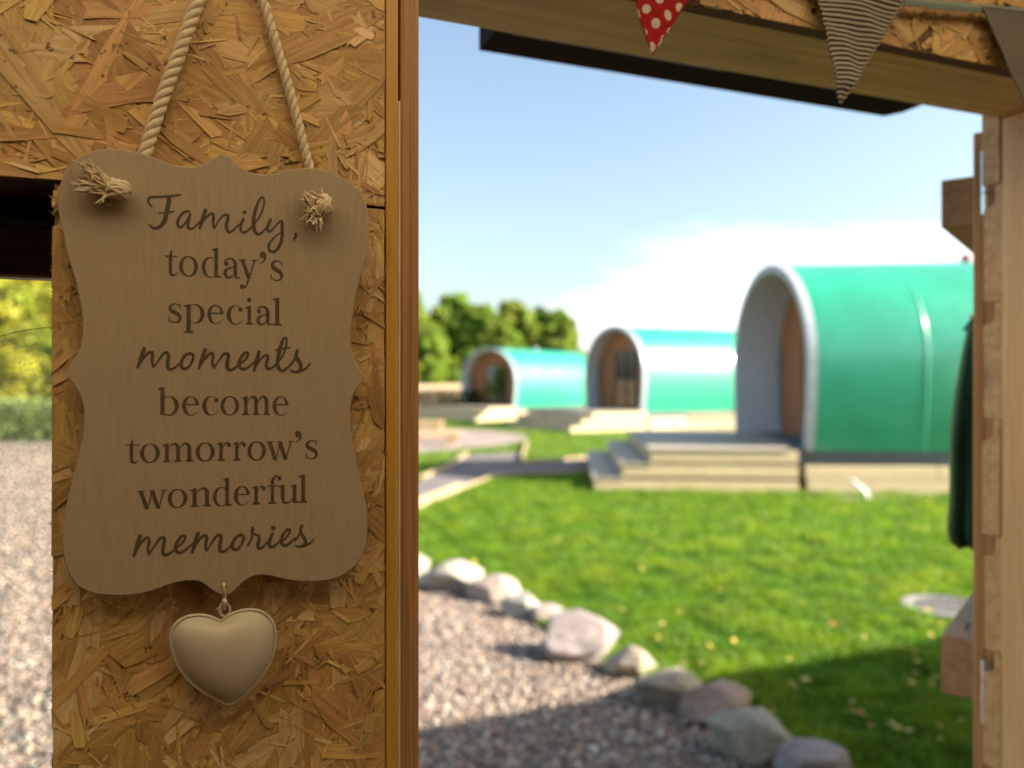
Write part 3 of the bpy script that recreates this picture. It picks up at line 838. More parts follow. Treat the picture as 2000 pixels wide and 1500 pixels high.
# ------------------------------------------------------------------ trees
M['leaves'] = tone_mat('foliage', 0.55, 0.45, 0.3)
M['bark'] = wood('bark', (0.12, 0.085, 0.06), (0.06, 0.04, 0.028), 'z', 25, 0.15, 0.9, 1.0)
def tree(name, x, y, h, rad, label, tone, seed, n=18000, conical=0.3, low=0.1, z0=0.0, ls=0.26):
    r_ = np.random.default_rng(seed); rr = random.Random(seed)
    root = empty(name, (x, y, z0)); tag(root, label, 'tree', 'trees beyond the pods')
    mb = MB(); mb.tube([(0, 0, -0.05), (0.02 * h, 0, h * 0.3), (-0.01 * h, 0.01 * h, h * 0.62), (0, 0, h * 0.9)], [0.028 * h, 0.021 * h, 0.012 * h, 0.003 * h], 8)
    mb.build('trunk', M['bark'], root, smooth=True)
    # clumps on limbs through the crown's volume
    nc = 130; C = []
    lb = MB()
    for k in range(nc):
        t = low + (1 - low) * ((k + rr.random()) / nc); a = rr.uniform(0, 6.283)
        env = (1.04 - t) ** (0.5 if conical < 0.5 else 0.8) * min(1.0, 0.75 + t)
        d = rad * env * math.sqrt(rr.uniform(0.05, 1.0))
        c = Vector((d * math.cos(a), d * math.sin(a), h * t * 0.97)); C.append((c, rad * rr.uniform(0.16, 0.34) * (1.15 - 0.7 * t)))
        b = Vector((0, 0, max(0.1, c.z - d * 0.6))); lb.tube([b, (b + c) / 2 + Vector((0, 0, 0.08 * d)), c], [0.008 * h, 0.005 * h, 0.002 * h], 5)
    lb.build('limbs', M['bark'], root)
    per = n // nc; V = []; col = []
    for (c, cr) in C:
        d = r_.normal(0, 1, (per, 3)); d /= np.linalg.norm(d, axis=1)[:, None]
        P = np.array(c)[None] + d * (cr * r_.random((per, 1)) ** 0.45) * np.array([[1, 1, 0.75]])
        a1 = r_.normal(0, 1, (per, 3)); a1 /= np.linalg.norm(a1, axis=1)[:, None]
        a2 = np.cross(a1, d + r_.normal(0, .5, (per, 3))); a2 /= np.linalg.norm(a2, axis=1)[:, None] + 1e-9
        s = ls * (0.6 + 0.8 * r_.random((per, 1)))
        V.append(np.stack([P - a1 * s * .5, P + a2 * s * .33, P + a1 * s * .5, P - a2 * s * .33], 1))
        base = np.array(tone) * (0.7 + 0.6 * rr.random()); base[0] *= rr.uniform(0.85, 1.25)
        col.append(np.repeat(base[None] * (0.75 + 0.5 * r_.random((per, 1))), 4, 0))
    V = np.concatenate(V).reshape(-1, 3); m = len(V) // 4; o = (np.arange(m) * 4)[:, None]
    T = np.concatenate([o + np.array([[0, 1, 2]]), o + np.array([[0, 2, 3]])])
    link('crown', fast_mesh('crown', V, T, M['leaves'], np.concatenate(col)), root)

G1, G2, G3 = (0.19, 0.30, 0.035), (0.235, 0.30, 0.04), (0.085, 0.17, 0.03)
def treepx(name, px, top, Y, wpx, label, tone, seed, **k):
    p = at(px, top, Y); z0 = k.pop('z0', 1.0)
    tree(name, p.x, Y, p.z - z0, wpx * 1.5 / F * Y / 2, label, tone, seed, z0=z0, **k)
treepx('leafy_tree', 800, 560, 44, 110, 'tall pointed tree at the left edge of the doorway', G1, 1, conical=0.8, low=0.03)
treepx('leafy_tree', 838, 640, 42, 90, 'low bushy tree half hidden by the door post', G1, 21, low=0.0)
treepx('leafy_tree', 888, 574, 45, 120, 'broad yellow green tree second from the left in the doorway', G1, 2, low=0.02)
treepx('leafy_tree', 940, 594, 44, 100, 'round green tree just left of the farthest pod roof', G1, 3, low=0.02)
treepx('leafy_tree', 1003, 588, 46, 105, 'yellowish tree behind the front arch of the farthest pod', G2, 4, low=0.02)
treepx('leafy_tree', 1050, 600, 47, 80, 'dark green tree behind the farthest pod roof', G3, 5, low=0.02)
treepx('leafy_tree', 1095, 604, 44, 85, 'bright green tree at the right end of the tree row', G1, 6, low=0.02)
treepx('leafy_tree', 970, 612, 43, 90, 'low round tree between the round green one and the yellowish one', G1, 41, low=0.0)
treepx('leafy_tree', 860, 600, 46, 90, 'narrow tree between the pointed and the broad tree', G3, 42, low=0.0)
treepx('leafy_tree', 1135, 690, 46, 60, 'thin low bush between the two far pods', G2, 7, low=0.0, n=2600)
treepx('leafy_tree', 1215, 633, 75, 40, 'leftmost distant treetop above the middle pod', G3, 8, n=2500, low=0.1)
treepx('leafy_tree', 1290, 640, 78, 60, 'central distant treetop above the middle pod', G3, 9, n=2500, low=0.1)
treepx('leafy_tree', 1345, 643, 80, 40, 'rightmost distant treetop above the middle pod', G3, 10, n=2500, low=0.1)
# the trees and hedge seen through the side window
treepx('leafy_tree', 30, 480, 24, 300, 'sunlit yellow green tree seen through the left window', (0.36, 0.38, 0.035), 31, z0=0.0, low=0.04, n=12000, ls=0.24)
treepx('leafy_tree', -160, 450, 26, 300, 'tree at the outer left of the window view', G2, 32, z0=0.0, low=0.04)
treepx('leafy_tree', 190, 470, 27, 280, 'tree hidden between the window and the doorway', G1, 33, z0=0.0, low=0.04)
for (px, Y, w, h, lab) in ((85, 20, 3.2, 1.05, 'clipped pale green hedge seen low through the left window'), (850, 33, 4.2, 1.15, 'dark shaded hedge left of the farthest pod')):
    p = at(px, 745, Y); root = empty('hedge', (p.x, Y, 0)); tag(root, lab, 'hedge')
    m_ = 5000; P = (rng.random((m_, 3)) - 0.5) * np.array([[w, 0.9, h]]) + np.array([[0, 0, h / 2]])
    P *= 1 + 0.03 * rng.normal(0, 1, (m_, 1))
    d1 = rng.normal(0, 1, (m_, 3)); d1 /= np.linalg.norm(d1, axis=1)[:, None]; d2 = np.cross(d1, rng.normal(0, 1, (m_, 3))); d2 /= np.linalg.norm(d2, axis=1)[:, None]
    V = np.stack([P - d1 * .06, P + d2 * .04, P + d1 * .06, P - d2 * .04], 1).reshape(-1, 3); o = (np.arange(m_) * 4)[:, None]
    T = np.concatenate([o + np.array([[0, 1, 2]]), o + np.array([[0, 2, 3]])])
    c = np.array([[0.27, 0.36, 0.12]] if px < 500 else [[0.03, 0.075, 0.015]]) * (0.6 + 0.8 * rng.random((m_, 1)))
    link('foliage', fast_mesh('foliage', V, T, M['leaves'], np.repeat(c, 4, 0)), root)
    mb = MB()
    for k in range(5): mb.tube([(w * (k / 5 - 0.4), 0, 0), (w * (k / 5 - 0.4), 0, h * 0.85)], [0.03, 0.01], 6)
    mb.build('stems', M['bark'], root)
# ------------------------------------------------------------------ the timber shed we stand in
shed = empty('timber_shed', W0, ROT)
tag(shed, 'timber shed lined with strand board, seen from inside through its open door', 'shed')
sWR = wp(107, 700).x; sO = wp(749, 700).x; sS = wp(781, 700, -0.004).x; sP = wp(822, 700).x
zWT = wp(60, 347).z; zSM = wp(735, 402).z; zH = wp(1340, 6).z
sR = wp(1956, 600, 0.14).x
ZC = 2.2
M['osbbase'] = plain('strand_board_core', (0.20, 0.10, 0.035), 0.7, var=0.4, scale=120, bmp=0.4)
M['osbedge'] = plain('strand_board_edge', (0.13, 0.07, 0.03), 0.85, var=0.6, scale=300, bmp=0.6)

def clip(poly, x0, x1, z0, z1):
    for ax, lim, sg in ((0, x0, 1), (0, x1, -1), (1, z0, 1), (1, z1, -1)):
        out = []
        for i in range(len(poly)):
            a, b = poly[i], poly[(i + 1) % len(poly)]
            da, db = (a[ax] - lim) * sg, (b[ax] - lim) * sg
            if da >= 0: out.append(a)
            if (da >= 0) != (db >= 0):
                t = da / (da - db); out.append(tuple(a[k] + (b[k] - a[k]) * t for k in range(len(a))))
        poly = out
        if len(poly) < 3: return []
    return poly

PAL = [tuple(c for c in (min(.8, 1.22 * t[0]), 1.27 * t[1], 1.52 * t[2])) for t in [(0.50, 0.32, 0.105), (0.46, 0.285, 0.085), (0.56, 0.385, 0.12), (0.44, 0.265, 0.09), (0.50, 0.34, 0.13), (0.44, 0.28, 0.095), (0.60, 0.43, 0.20), (0.40, 0.225, 0.08), (0.52, 0.31, 0.12)]]
def make_strand(rs, cx, cz, L, W, ang, h, th, rect, tilt=1.0):
    """one flake: ragged elongated polygon with thickness, slightly tilted; returns verts, faces, tone, grain"""
    hl, hw = L / 2, W / 2
    e = lambda k: rs.uniform(-k, k)
    o = [(-hl + e(.05) * L, -hw * rs.uniform(.3, 1)), (-hl * .6, -hw * rs.uniform(.8, 1.05)), (0, -hw * rs.uniform(.85, 1.1)), (hl * .6, -hw * rs.uniform(.8, 1.05)), (hl + e(.05) * L, -hw * rs.uniform(.2, 1)),
         (hl + e(.07) * L, hw * rs.uniform(-.1, .4)), (hl + e(.05) * L, hw * rs.uniform(.4, 1)), (hl * .6, hw * rs.uniform(.8, 1.05)), (0, hw * rs.uniform(.85, 1.1)), (-hl * .6, hw * rs.uniform(.8, 1.05)), (-hl + e(.05) * L, hw * rs.uniform(.3, 1)), (-hl + e(.07) * L, hw * e(.3))]
    ca, sa = math.cos(ang), math.sin(ang)
    P = [(cx + u * ca - v * sa, cz + u * sa + v * ca, u, v) for u, v in o]
    P = clip(P, *rect)
    if len(P) < 3: return None
    tu, tv = rs.uniform(-1, 1) * 0.0012 * tilt / max(hl, .01), rs.uniform(-1, 1) * 0.0011 * tilt / max(hw, .004)
    tu = max(-.05, min(.05, tu)); tv = max(-.09, min(.09, tv))
    n = len(P); V = []; G = []
    ox, oy = rs.uniform(0, 50), rs.uniform(0, 50)
    for k, (x, z, u, v) in enumerate(P):
        hh = max(0.0002, h + tu * u + tv * v + rs.uniform(0, .0001)); V.append((x, -hh, z)); G.append((u + ox, v + oy, 0))
    for k, (x, z, u, v) in enumerate(P):
        V.append((x, min(0.0, V[k][1] + th), z)); G.append((u + ox, v + oy, 0))
    F_ = [tuple(range(n))] + [(k, (k + 1) % n + 0, (k + 1) % n + n, k + n) for k in range(n)]
    return V, F_, G, L * W

def strand_board(panel, rects, region, counts, nparts, seed, mainang=0.0):
    rs = random.Random(seed); items = []
    for kind, num in enumerate(counts):
        for _ in range(num):
            if kind == 0: L, W = rs.uniform(.08, .19), rs.uniform(.02, .055)
            elif kind == 1: L, W = rs.uniform(.035, .09), rs.uniform(.006, .018)
            else: L, W = rs.uniform(.012, .045), rs.uniform(.0012, .004)
            cx, cz = rs.uniform(region[0], region[1]), rs.uniform(region[2], region[3])
            rc = None
            for r_ in rects:
                if r_[0] <= cx <= r_[1] and r_[2] <= cz <= r_[3]: rc = r_; break
            if rc is None: continue
            rc = (rc[0] - rs.uniform(0, .0022), rc[1] + rs.uniform(0, .0008), rc[2] - rs.uniform(0, .001), rc[3])
            ang = mainang + rs.gauss(0, 0.75 if kind < 2 else 1.3)
            h = [rs.uniform(.0004, .0029), rs.uniform(.0006, .0032), rs.uniform(.0014, .0036)][kind]
            s = make_strand(rs, cx, cz, L, W, ang, h, rs.uniform(.0006, .0013), rc, 1.0 + (kind == 1) * .8)
            if s is None: continue
            t = np.array(rs.choice(PAL)) * rs.uniform(.88, 1.15)
            items.append((h + 0.02 * s[3] / .004 * 0.05, s, t))
    # the largest flakes lying on top are parts of their own
    order = sorted(range(len(items)), key=lambda i: -(items[i][1][3] * (0.3 + items[i][1][0][0][1] * -400)))
    part = set(order[:nparts])
    for i in part:
        V, F_, G, A = items[i][1]
        link('strand', mesh('strand', V, F_, M['strand'], np.tile(items[i][2], (len(V), 1)), G), panel)
    V, F_, G, C = [], [], [], []
    for i, (h, s, t) in enumerate(items):
        if i in part: continue
        o = len(V); V += s[0]; F_ += [tuple(q + o for q in f) for f in s[1]]; G += s[2]; C += [t] * len(s[0])
    o = link('strand_layer', mesh('strand_layer', V, F_, M['strand'], C, G), panel)
    tag(o, kind='stuff')

# upper board: over the window and down to the joint beside the sign
up = prism([(-1.72, zWT), (sWR, zWT), (sWR, zSM), (sO, zSM), (sO, ZC), (-1.72, ZC)], 0.0001, 0.011).build('strand_board', M['osbbase'], shed)
up['label'] = 'upper strand board with big golden flakes'
strand_board(up, [(sWR, sO, zSM + .0005, 2.2), (-0.9, sO, zWT, 2.2)], (-0.62, sO, zSM, 2.05), (560, 1300, 2600), 170, 3, 0.05)
lo = prism([(sWR, 0.6), (sO, 0.6), (sO, zSM - 0.003), (sWR, zSM - 0.003)], 0.0001, 0.011).build('strand_board', M['osbbase'], shed)
lo['label'] = 'lower strand board between window and door with a rough sawn edge'
strand_board(lo, [(sWR, sO, 0.9, zSM - .0035)], (sWR, sO, 0.95, zSM), (330, 900, 1700), 130, 8, 0.9)
# splinters along the sawn edge
sp = MB(); rs = random.Random(4)
for k in range(150):
    z = rs.uniform(1.05, zWT); d = rs.uniform(.0015, .006); w = rs.uniform(.0005, .0013); y = rs.uniform(0, .009); a = rs.uniform(-1.2, 1.2)
    sp.add([(sWR + .001, y, z - w), (sWR + .001, y, z + w), (sWR + .001, y + w, z), (sWR - d, y + rs.uniform(-.001, .001), z + a * d)], [(0, 1, 3), (1, 2, 3), (2, 0, 3)])
o = sp.build('splinters', plain('pale_splinter', (0.34, 0.20, 0.085), 0.8, var=0.3, scale=200), shed); o['kind'] = 'stuff'

stud = box('stud', (sO + .0015, sS - .0015), (-0.004, 0.10), (0.1, ZC), M['stud'], shed, bevel=0.0016)
M['edgewhite'] = plain('pale_edge', (0.60, 0.50, 0.38), 0.5)
box('trim_strip', (sS - .0012, sS + .0006), (-0.0036, 0.09), (0.1, wp(781, 200).z), M['edgewhite'], shed, bevel=0)
box('door_post', (sS + .0028, sP), (0.006, 0.138), (0.1, ZC), M['post'], shed, bevel=0.002)
# wall core and outside boarding left of the door
box('wall_core', (sWR + .02, sO), (0.0115, 0.12), (0.1, ZC), M['osbbase'], shed, bevel=0)
box('wall_core', (-1.72, sWR + .0195), (0.0115, 0.12), (0.1, 0.92), M['osbbase'], shed, bevel=0)
box('wall_core', (-1.72, -0.95), (0.0115, 0.12), (0.9205, ZC), M['osbbase'], shed, bevel=0)
# window: lintel, frame, pane
win = empty('window'); win.parent = shed
box('lintel', (-0.949, sWR + .019), (0.0115, 0.098), (zWT + .004, ZC), M['frame'], win, bevel=0.002)
box('frame_head', (-0.949, sWR + .019), (0.118, 0.165), (wp(50, 537, .118).z, wp(50, 438, .118).z), M['frame'], win, bevel=0.003)
box('frame_bead', (-0.949, sWR + .019), (0.128, 0.12), (wp(50, 541, .128).z, wp(50, 537, .118).z - .0005), M['pine'], win, bevel=0.001)
box('frame_cap', (-0.949, sWR + .019), (0.099, 0.20), (wp(50, 430, .118).z, zWT + .06), M['dark'], win, bevel=0.002)
box('frame_sill', (-0.949, sWR + .019), (0.0115, 0.17), (0.9205, 0.955), M['frame'], win, bevel=0.003)
M['glass'] = glass_mat('dusty_perspex', (0.97, 0.98, 0.97), 0.14, 0.0)
box('pane', (-0.948, sWR + .018), (0.136, 0.139), (0.956, wp(50, 540, .128).z), M['glass'], win, bevel=0)
# a hair-thin scratch across the pane
MB().tube(catmull([wp(-40, 672, .134), wp(0, 657, .134), wp(50, 645, .134), wp(112, 637, .134)], 6), 0.00035, 5).build('scratch', M['void'], win)

# over the door: strand board strip, pine beam, dark board outside
ob = box('strand_board', (sP + .001, 2.6), (0.0001, 0.018), (zH, ZC), M['osbedge'], shed, bevel=0)
ob['label'] = 'strand board strip above the door opening'
strand_board(ob, [(sP + .001, 2.0, zH + .0005, 2.3)], (sP, 1.9, zH, zH + 0.26), (300, 600, 900), 90, 12, 0.05)
box('header_beam', (sP - .05 if False else sP + .0005, 2.6), (0.0185, 0.145), (zH + .001, zH + .14), M['pine'], shed, bevel=0.002)
sc_ = wp(1590, 21, -.004)
MB().tube([(sc_.x, -.0005, sc_.z), (sc_.x, -.004, sc_.z)], [0.0045, 0.0038], 12).build('screw', plain('steel_screw', (0.25, 0.24, 0.22), 0.35, 1.0), shed)
cb0, cb1 = wp(961, 108, .46), wp(1768, 230, .46)
zc_ = (cb0.z + cb1.z) / 2
cbx = MB()
x0_, x1_ = wp(961, 60, .40).x, wp(1787, 200, .40).x
cbx.add([(x0_, .385, zc_), (x1_ - .0, .385, zc_ + .0), (x1_ - .0, .43, zc_), (x1_ - .016, .46, zc_), (x0_, .46, zc_)] + [(x0_, .385, zc_ + .09), (x1_, .385, zc_ + .09), (x1_, .43, zc_ + .09), (x1_ - .016, .46, zc_ + .09), (x0_, .46, zc_ + .09)],
        [(4, 3, 2, 1, 0), (5, 6, 7, 8, 9), (0, 1, 6, 5), (1, 2, 7, 6), (2, 3, 8, 7), (3, 4, 9, 8), (4, 0, 5, 9)])
o = cbx.build('canopy_board', M['dark'], shed); o['label'] = 'dark brown stained board fixed outside above the door'
for x in (x0_ + .14, x1_ - .14): box('bracket', (x - .02, x + .02), (0.146, 0.45), (zc_ + .0905, zc_ + .125), M['dark'], shed, bevel=0.002)

# right of the door: jamb, log-lap boards, inside lining
box('door_jamb', (sR, sR + .07), (0.019, 0.1405), (0.1, zH), M['jamb'], shed, bevel=0.002)
rj = random.Random(9)
hb = 0.187
for k in range(-1, 12):
    z0 = 1.5 - 0.62 + (k - 4) * hb
    prof = [(0.1415, z0 + .001), (0.1715, z0 + .001), (0.1715, z0 + hb * .80)] + [(0.1715 - .019 * math.sin(t), z0 + hb * .80 + .012 * (1 - math.cos(t))) for t in np.linspace(.2, 1.57, 5)] + [(0.1525, z0 + hb - .001), (0.1415, z0 + hb - .001)]
    mb = MB(); n = len(prof); xa = sR + rj.uniform(-.003, .004); xb = 8.3
    mb.add([(xa, y, z) for y, z in prof] + [(xb, y, z) for y, z in prof], [(i, (i + 1) % n, (i + 1) % n + n, i + n) for i in range(n)] + [tuple(range(n))[::-1], tuple(range(n, 2 * n))])
    mb.build('cladding_board', M['clad'], shed)
box('wall_core', (sR + .0705, 8.3), (0.0185, 0.1405), (0.1, ZC), M['osbbase'], shed, bevel=0)
box('wall_lining', (sR + .0705, 8.3), (0.0001, 0.018), (0.1, zH - .001), M['inner'], shed, bevel=0)
# outer boarding left of the door
for k in range(13):
    for (xa, xb, z0, z1) in ((-1.72, sWR + .02, .1, .92), (sWR + .02, sP - .005, .1, ZC), (-1.72, -.95, .92, ZC)):
        za, zb = max(z0, .1 + k * hb), min(z1, .1 + (k + 1) * hb - .003)
        if zb - za > .02: box('cladding_board', (xa, xb - .001), (0.1215, 0.142), (za, zb), M['clad'], shed, bevel=0.003)
box('cladding_board', (-.949, sWR + .02), (0.166, 0.18), (zWT + .03, ZC), M['clad'], shed, bevel=0.003)

# floor, other walls, ceiling with an opening added for warm light, roof sheets
XA, XB, NB = -1.72, 8.3, -3.4
box('floor', (XA, XB), (NB, 0.14), (0.0, 0.1), M['floor'], shed, bevel=0)
box('side_wall', (XA - .1, XA), (NB, 0.14), (0.0, ZC), M['inner'], shed, bevel=0)
box('side_wall', (XB, XB + .1), (NB, 0.17), (0.0, ZC), M['inner'], shed, bevel=0)
OB = (3.2, 5.2, 2.05)      # wide opening added in the unseen back wall to let light in
box('back_wall', (XA - .1, OB[0]), (NB - .1, NB), (0.0, ZC), M['inner'], shed, bevel=0)
box('back_wall', (OB[1], XB + .1), (NB - .1, NB), (0.0, ZC), M['inner'], shed, bevel=0)
box('back_wall', (OB[0], OB[1]), (NB - .1, NB), (OB[2], ZC), M['inner'], shed, bevel=0)
SK = (-1.5, 1.5, -0.9, -0.2)   # roof opening added to light the sign wall from above
for (a, b, c, d) in ((XA - .2, SK[0], NB - .3, 0.12), (SK[1], XB + .2, NB - .3, 0.12), (SK[0], SK[1], NB - .3, SK[2]), (SK[0], SK[1], SK[3], 0.12)):
    box('ceiling', (a, b), (c, d), (ZC + .001, ZC + .04), M['inner'], shed, bevel=0)
    box('roof', (a, b), (c, d), (ZC + .041, ZC + .07), M['roof'], shed, bevel=0)

# ------------------------------------------------------------------ the open door, hinged on the jamb outside
hp = wp(1946, 700, .185); HW = SHEDM @ Vector((hp.x, hp.y, 0))
DAZ = 37.5
door = empty('door'); door.parent = shed
dl = Matrix.Rotation(-ROT, 4, 'Z') @ Matrix.Rotation(R(90 - DAZ), 4, 'Z')
DM = Matrix.Translation((hp.x, hp.y, 0)) @ dl      # x along the leaf, +y to its inner (left) face
ztop = wp(1920, 240, .185).z
nb_ = 7; lw = 0.86
for k in range(nb_):
    a = k * lw / nb_
    box('plank', (a + .0015, a + lw / nb_ - .0015), (0.0, 0.016), (0.12, ztop), M['doorwood'], door, bevel=0.002, m=DM)
box('stile', (0.002, 0.075), (0.0165, 0.034), (0.12, ztop - .006), M['doorwood'], door, bevel=0.003, m=DM)
for k, (y0, y1) in enumerate(((330, 428), (1268, 1388))):
    zz = [EYE + (HZ - y) / F * 1.34 for y in (y1, y0)]
    box('ledge', (0.05, 0.80), (0.0345, 0.090), tuple(zz), M['ledge'], door, bevel=0.003, m=DM)
    for q in (0.12, 0.145): MB().ball(DM @ Vector((q, 0.06, zz[1])), 0.004, 8, 5).build('screw', M['doorframe'], door)
M['steel'] = plain('galvanised_steel', (0.72, 0.74, 0.78), 0.28, 1.0, var=0.06)
for (y0, y1) in ((288, 415), (1295, 1425)):
    z1, z0 = [EYE + (HZ - y) / F * 1.30 for y in (y0, y1)]
    c = DM @ Vector((-.013, 0.013, 0))
    h_ = MB()
    for j in range(3): h_.tube([(c.x, c.y, z0 + (z1 - z0) * j / 3 + .001), (c.x, c.y, z0 + (z1 - z0) * (j + 1) / 3 - .001)], 0.0075, 12)
    o = h_.build('hinge', M['steel'], door, smooth=False)

# green jacket hung on the inner face of the door
def jacket():
    b0 = DM @ Vector((.30, .05, 0)); b0 = SHEDM @ b0
    root = empty('jacket', (b0.x, b0.y, 0), R(90 - DAZ))
    tag(root, 'dark green jacket with pale green trim hanging on the open door', 'jacket')
    zt, zb = EYE + (HZ - 640) / F * 1.6, EYE + (HZ - 1050) / F * 1.6
    m1 = plain('green_cloth', (0.012, 0.075, 0.05), 0.85, var=0.3, scale=40, bmp=0.3); m2 = plain('pale_green_trim', (0.16, 0.26, 0.10), 0.8)
    rows = 26; n = 40; mb = MB(); V = []
    tr = []
    for i in range(rows):
        t = i / (rows - 1); z = zt + (zb - zt) * t
        wx = .05 + .13 * min(1, t * 2.2) ** .7 + .03 * t; wy = .008 + .024 * min(1, t * 1.6) ** .8 + .010 * math.sin(t * 7) * t
        if t > .86: k = math.sqrt(max(0, 1 - ((t - .86) / .145) ** 2)); wx *= .55 + .45 * k; wy *= .35 + .65 * k
        for j in range(n):
            a = 2 * math.pi * j / n; f = 1 + .13 * math.sin(5 * a + 2.2 * t) * min(1, t * 2) + .05 * math.sin(11 * a + 3)
            V.append((wx * math.cos(a) * f, .012 + wy * (math.sin(a) * f), z))
        a = 2 * math.pi * .47; f = 1.0
        tr.append(Vector(V[-n + int(n * .40)]) + Vector((0, .004, 0)))
    mb.add(V, [(i * n + j, i * n + (j + 1) % n, (i + 1) * n + (j + 1) % n, (i + 1) * n + j) for i in range(rows - 1) for j in range(n)] + [tuple(range(n)), tuple(range((rows - 1) * n, rows * n))[::-1]])
    mb.build('body', m1, root, smooth=True)
    MB().tube(tr, 0.006, 7).build('trim', m2, root, smooth=True)
    lp = MB(); lp.tube(catmull([(-.02, .035, zt - .005), (0, .02, zt + .02), (.02, .035, zt - .005)], 6), .004, 7); lp.build('hanging_loop', m1, root)
    hk = MB(); hk.tube(catmull([(0, -.04, zt + .02), (0, .0, zt + .018), (0, .02, zt + .012), (0, .028, zt + .025)], 5), .004, 7); hk.build('hook', M['steel'], root)
jacket()

def added_light_sheet():
    # unseen translucent sheet, added and tinted to light the wall warmly from above
    m, n, l, b = newmat('warm_diffuser')
    f = noise(n, l, coords(n, l), 3.0, 4)
    c = ramp(n, l, f, [(0.3, (0.86, 0.70, 0.44)), (0.7, (0.92, 0.77, 0.52))])
    tr = n.new('ShaderNodeBsdfTranslucent'); l.new(c, tr.inputs[0]); l.new(c, b.inputs['Base Color'])
    mx = n.new('ShaderNodeMixShader'); mx.inputs[0].default_value = 0.8
    l.new(b.outputs[0], mx.inputs[1]); l.new(tr.outputs[0], mx.inputs[2]); l.new(mx.outputs[0], n['Material Output'].inputs[0])
    mb = MB(); k = 90; xs = np.linspace(SK[0] - .06, SK[1] + .06, k); V = []
    for x in xs: V += [(x, SK[2] - .06, ZC + .088 + .012 * math.sin(x * 83)), (x, SK[3] + .06, ZC + .088 + .012 * math.sin(x * 83))]
    mb.add(V, [(2 * i, 2 * i + 2, 2 * i + 3, 2 * i + 1) for i in range(k - 1)])
    o = mb.build('added_light_sheet', m, shed, smooth=True); o['label'] = 'corrugated translucent sheet added out of view for warm top light'
added_light_sheet()
# ------------------------------------------------------------------ the hanging sign
NS = -0.024        # front face of the plaque, in front of the wall
TH = 0.007
sign_px = [(112.5, 385), (118, 357), (133, 327), (155, 306), (180, 295), (207, 290), (233, 291), (267, 297), (292, 303), (317, 314), (337, 322), (360, 325), (383, 325), (400, 320), (417, 308), (430, 301), (438, 301), (450, 307), (465, 322), (482, 333), (500, 339), (520, 340), (540, 338), (563, 332), (580, 329), (603, 328), (628, 331), (653, 338), (678, 352), (697, 367), (710, 385), (718, 408), (722, 437), (721, 462), (717, 492), (710, 520), (699, 560), (691, 597), (686, 643), (686, 672), (692, 701), (703, 721), (711, 733), (711, 743), (697, 759), (688, 779), (684, 808), (686, 845), (693, 887), (703, 932), (712, 974), (717, 1007), (717.5, 1036), (714, 1069), (703, 1094), (683, 1116), (654, 1131), (625, 1136), (600, 1137), (580, 1135.5), (556, 1132), (535, 1127), (513, 1124), (492, 1127), (475, 1138), (462, 1150), (451.5, 1159), (441, 1162), (430, 1161.5), (417, 1155), (402, 1144), (390, 1136.5), (370, 1135), (347, 1138), (321, 1146), (300, 1154), (270, 1161), (240, 1164.5), (215, 1163.5), (187, 1161), (154, 1147), (135, 1122), (125, 1093), (121.5, 1056), (123, 1015), (131, 977.5), (141, 936), (154, 886), (162, 845), (164, 808), (158, 779), (145.5, 756), (133, 740), (127.5, 731.5), (131, 723), (143, 702.6), (156, 680), (161, 651), (161, 622), (156, 593), (150, 560), (138, 520), (130, 492), (122, 453), (115, 420)]
BASE = wp(437, 1162, NS)
def sroot(name, base=None):
    b = base if base is not None else BASE
    w = SHEDM @ b
    return empty(name, w, ROT), b

def sign_mat():
    m, n, l, b = newmat('taupe_paint')
    v = coords(n, l, (1, 1, 0.06)); g = noise(n, l, v, 420, 4, 0.6); v2 = coords(n, l); s = noise(n, l, v2, 14, 4); f = noise(n, l, v2, 900, 2)
    c = ramp(n, l, g, [(0.35, (0.335, 0.255, 0.172)), (0.6, (0.375, 0.287, 0.197))])
    c = mixc(n, l, ramp(n, l, s, [(0.4, 0.0), (0.8, 0.25)]), c, (0.36, 0.275, 0.185))
    l.new(c, b.inputs['Base Color']); b.inputs['Roughness'].default_value = 0.62; b.inputs['Specular IOR Level'].default_value = 0.3
    bump(n, l, b, g, 0.25, 0.0004)
    return m
M['sign'] = sign_mat()
M['signedge'] = plain('pale_sign_edge', (0.52, 0.47, 0.40), 0.6)
def ink_mat():
    m, n, l, b = newmat('brown_print')
    a = noise(n, l, coords(n, l), 55, 4, 0.7); f = noise(n, l, coords(n, l, (1, 1, 0.25)), 900, 3, 0.6)
    w = n.new('ShaderNodeMath'); w.operation = 'MULTIPLY'; l.new(ramp(n, l, a, [(0.48, 0.0), (0.68, 1.0)]), w.inputs[0]); l.new(ramp(n, l, f, [(0.52, 0.0), (0.60, 0.75)]), w.inputs[1])
    l.new(mixc(n, l, w.outputs[0], ramp(n, l, f, [(0.3, (0.066, 0.048, 0.030)), (0.7, (0.086, 0.062, 0.040))]), (0.22, 0.165, 0.11)), b.inputs['Base Color'])
    b.inputs['Roughness'].default_value = 0.65; b.inputs['Specular IOR Level'].default_value = 0.3
    return m
M['ink'] = ink_mat()
M['rope'] = None
def rope_mat():
    m, n, l, b = newmat('cotton_rope')
    f = noise(n, l, coords(n, l), 700, 4, 0.7)
    c = ramp(n, l, f, [(0.3, (0.56, 0.44, 0.30)), (0.7, (0.78, 0.65, 0.47))])
    l.new(c, b.inputs['Base Color']); b.inputs['Roughness'].default_value = 0.9; b.inputs['Specular IOR Level'].default_value = 0.1
    bump(n, l, b, f, 0.7, 0.0006)
    return m
M['rope'] = rope_mat()

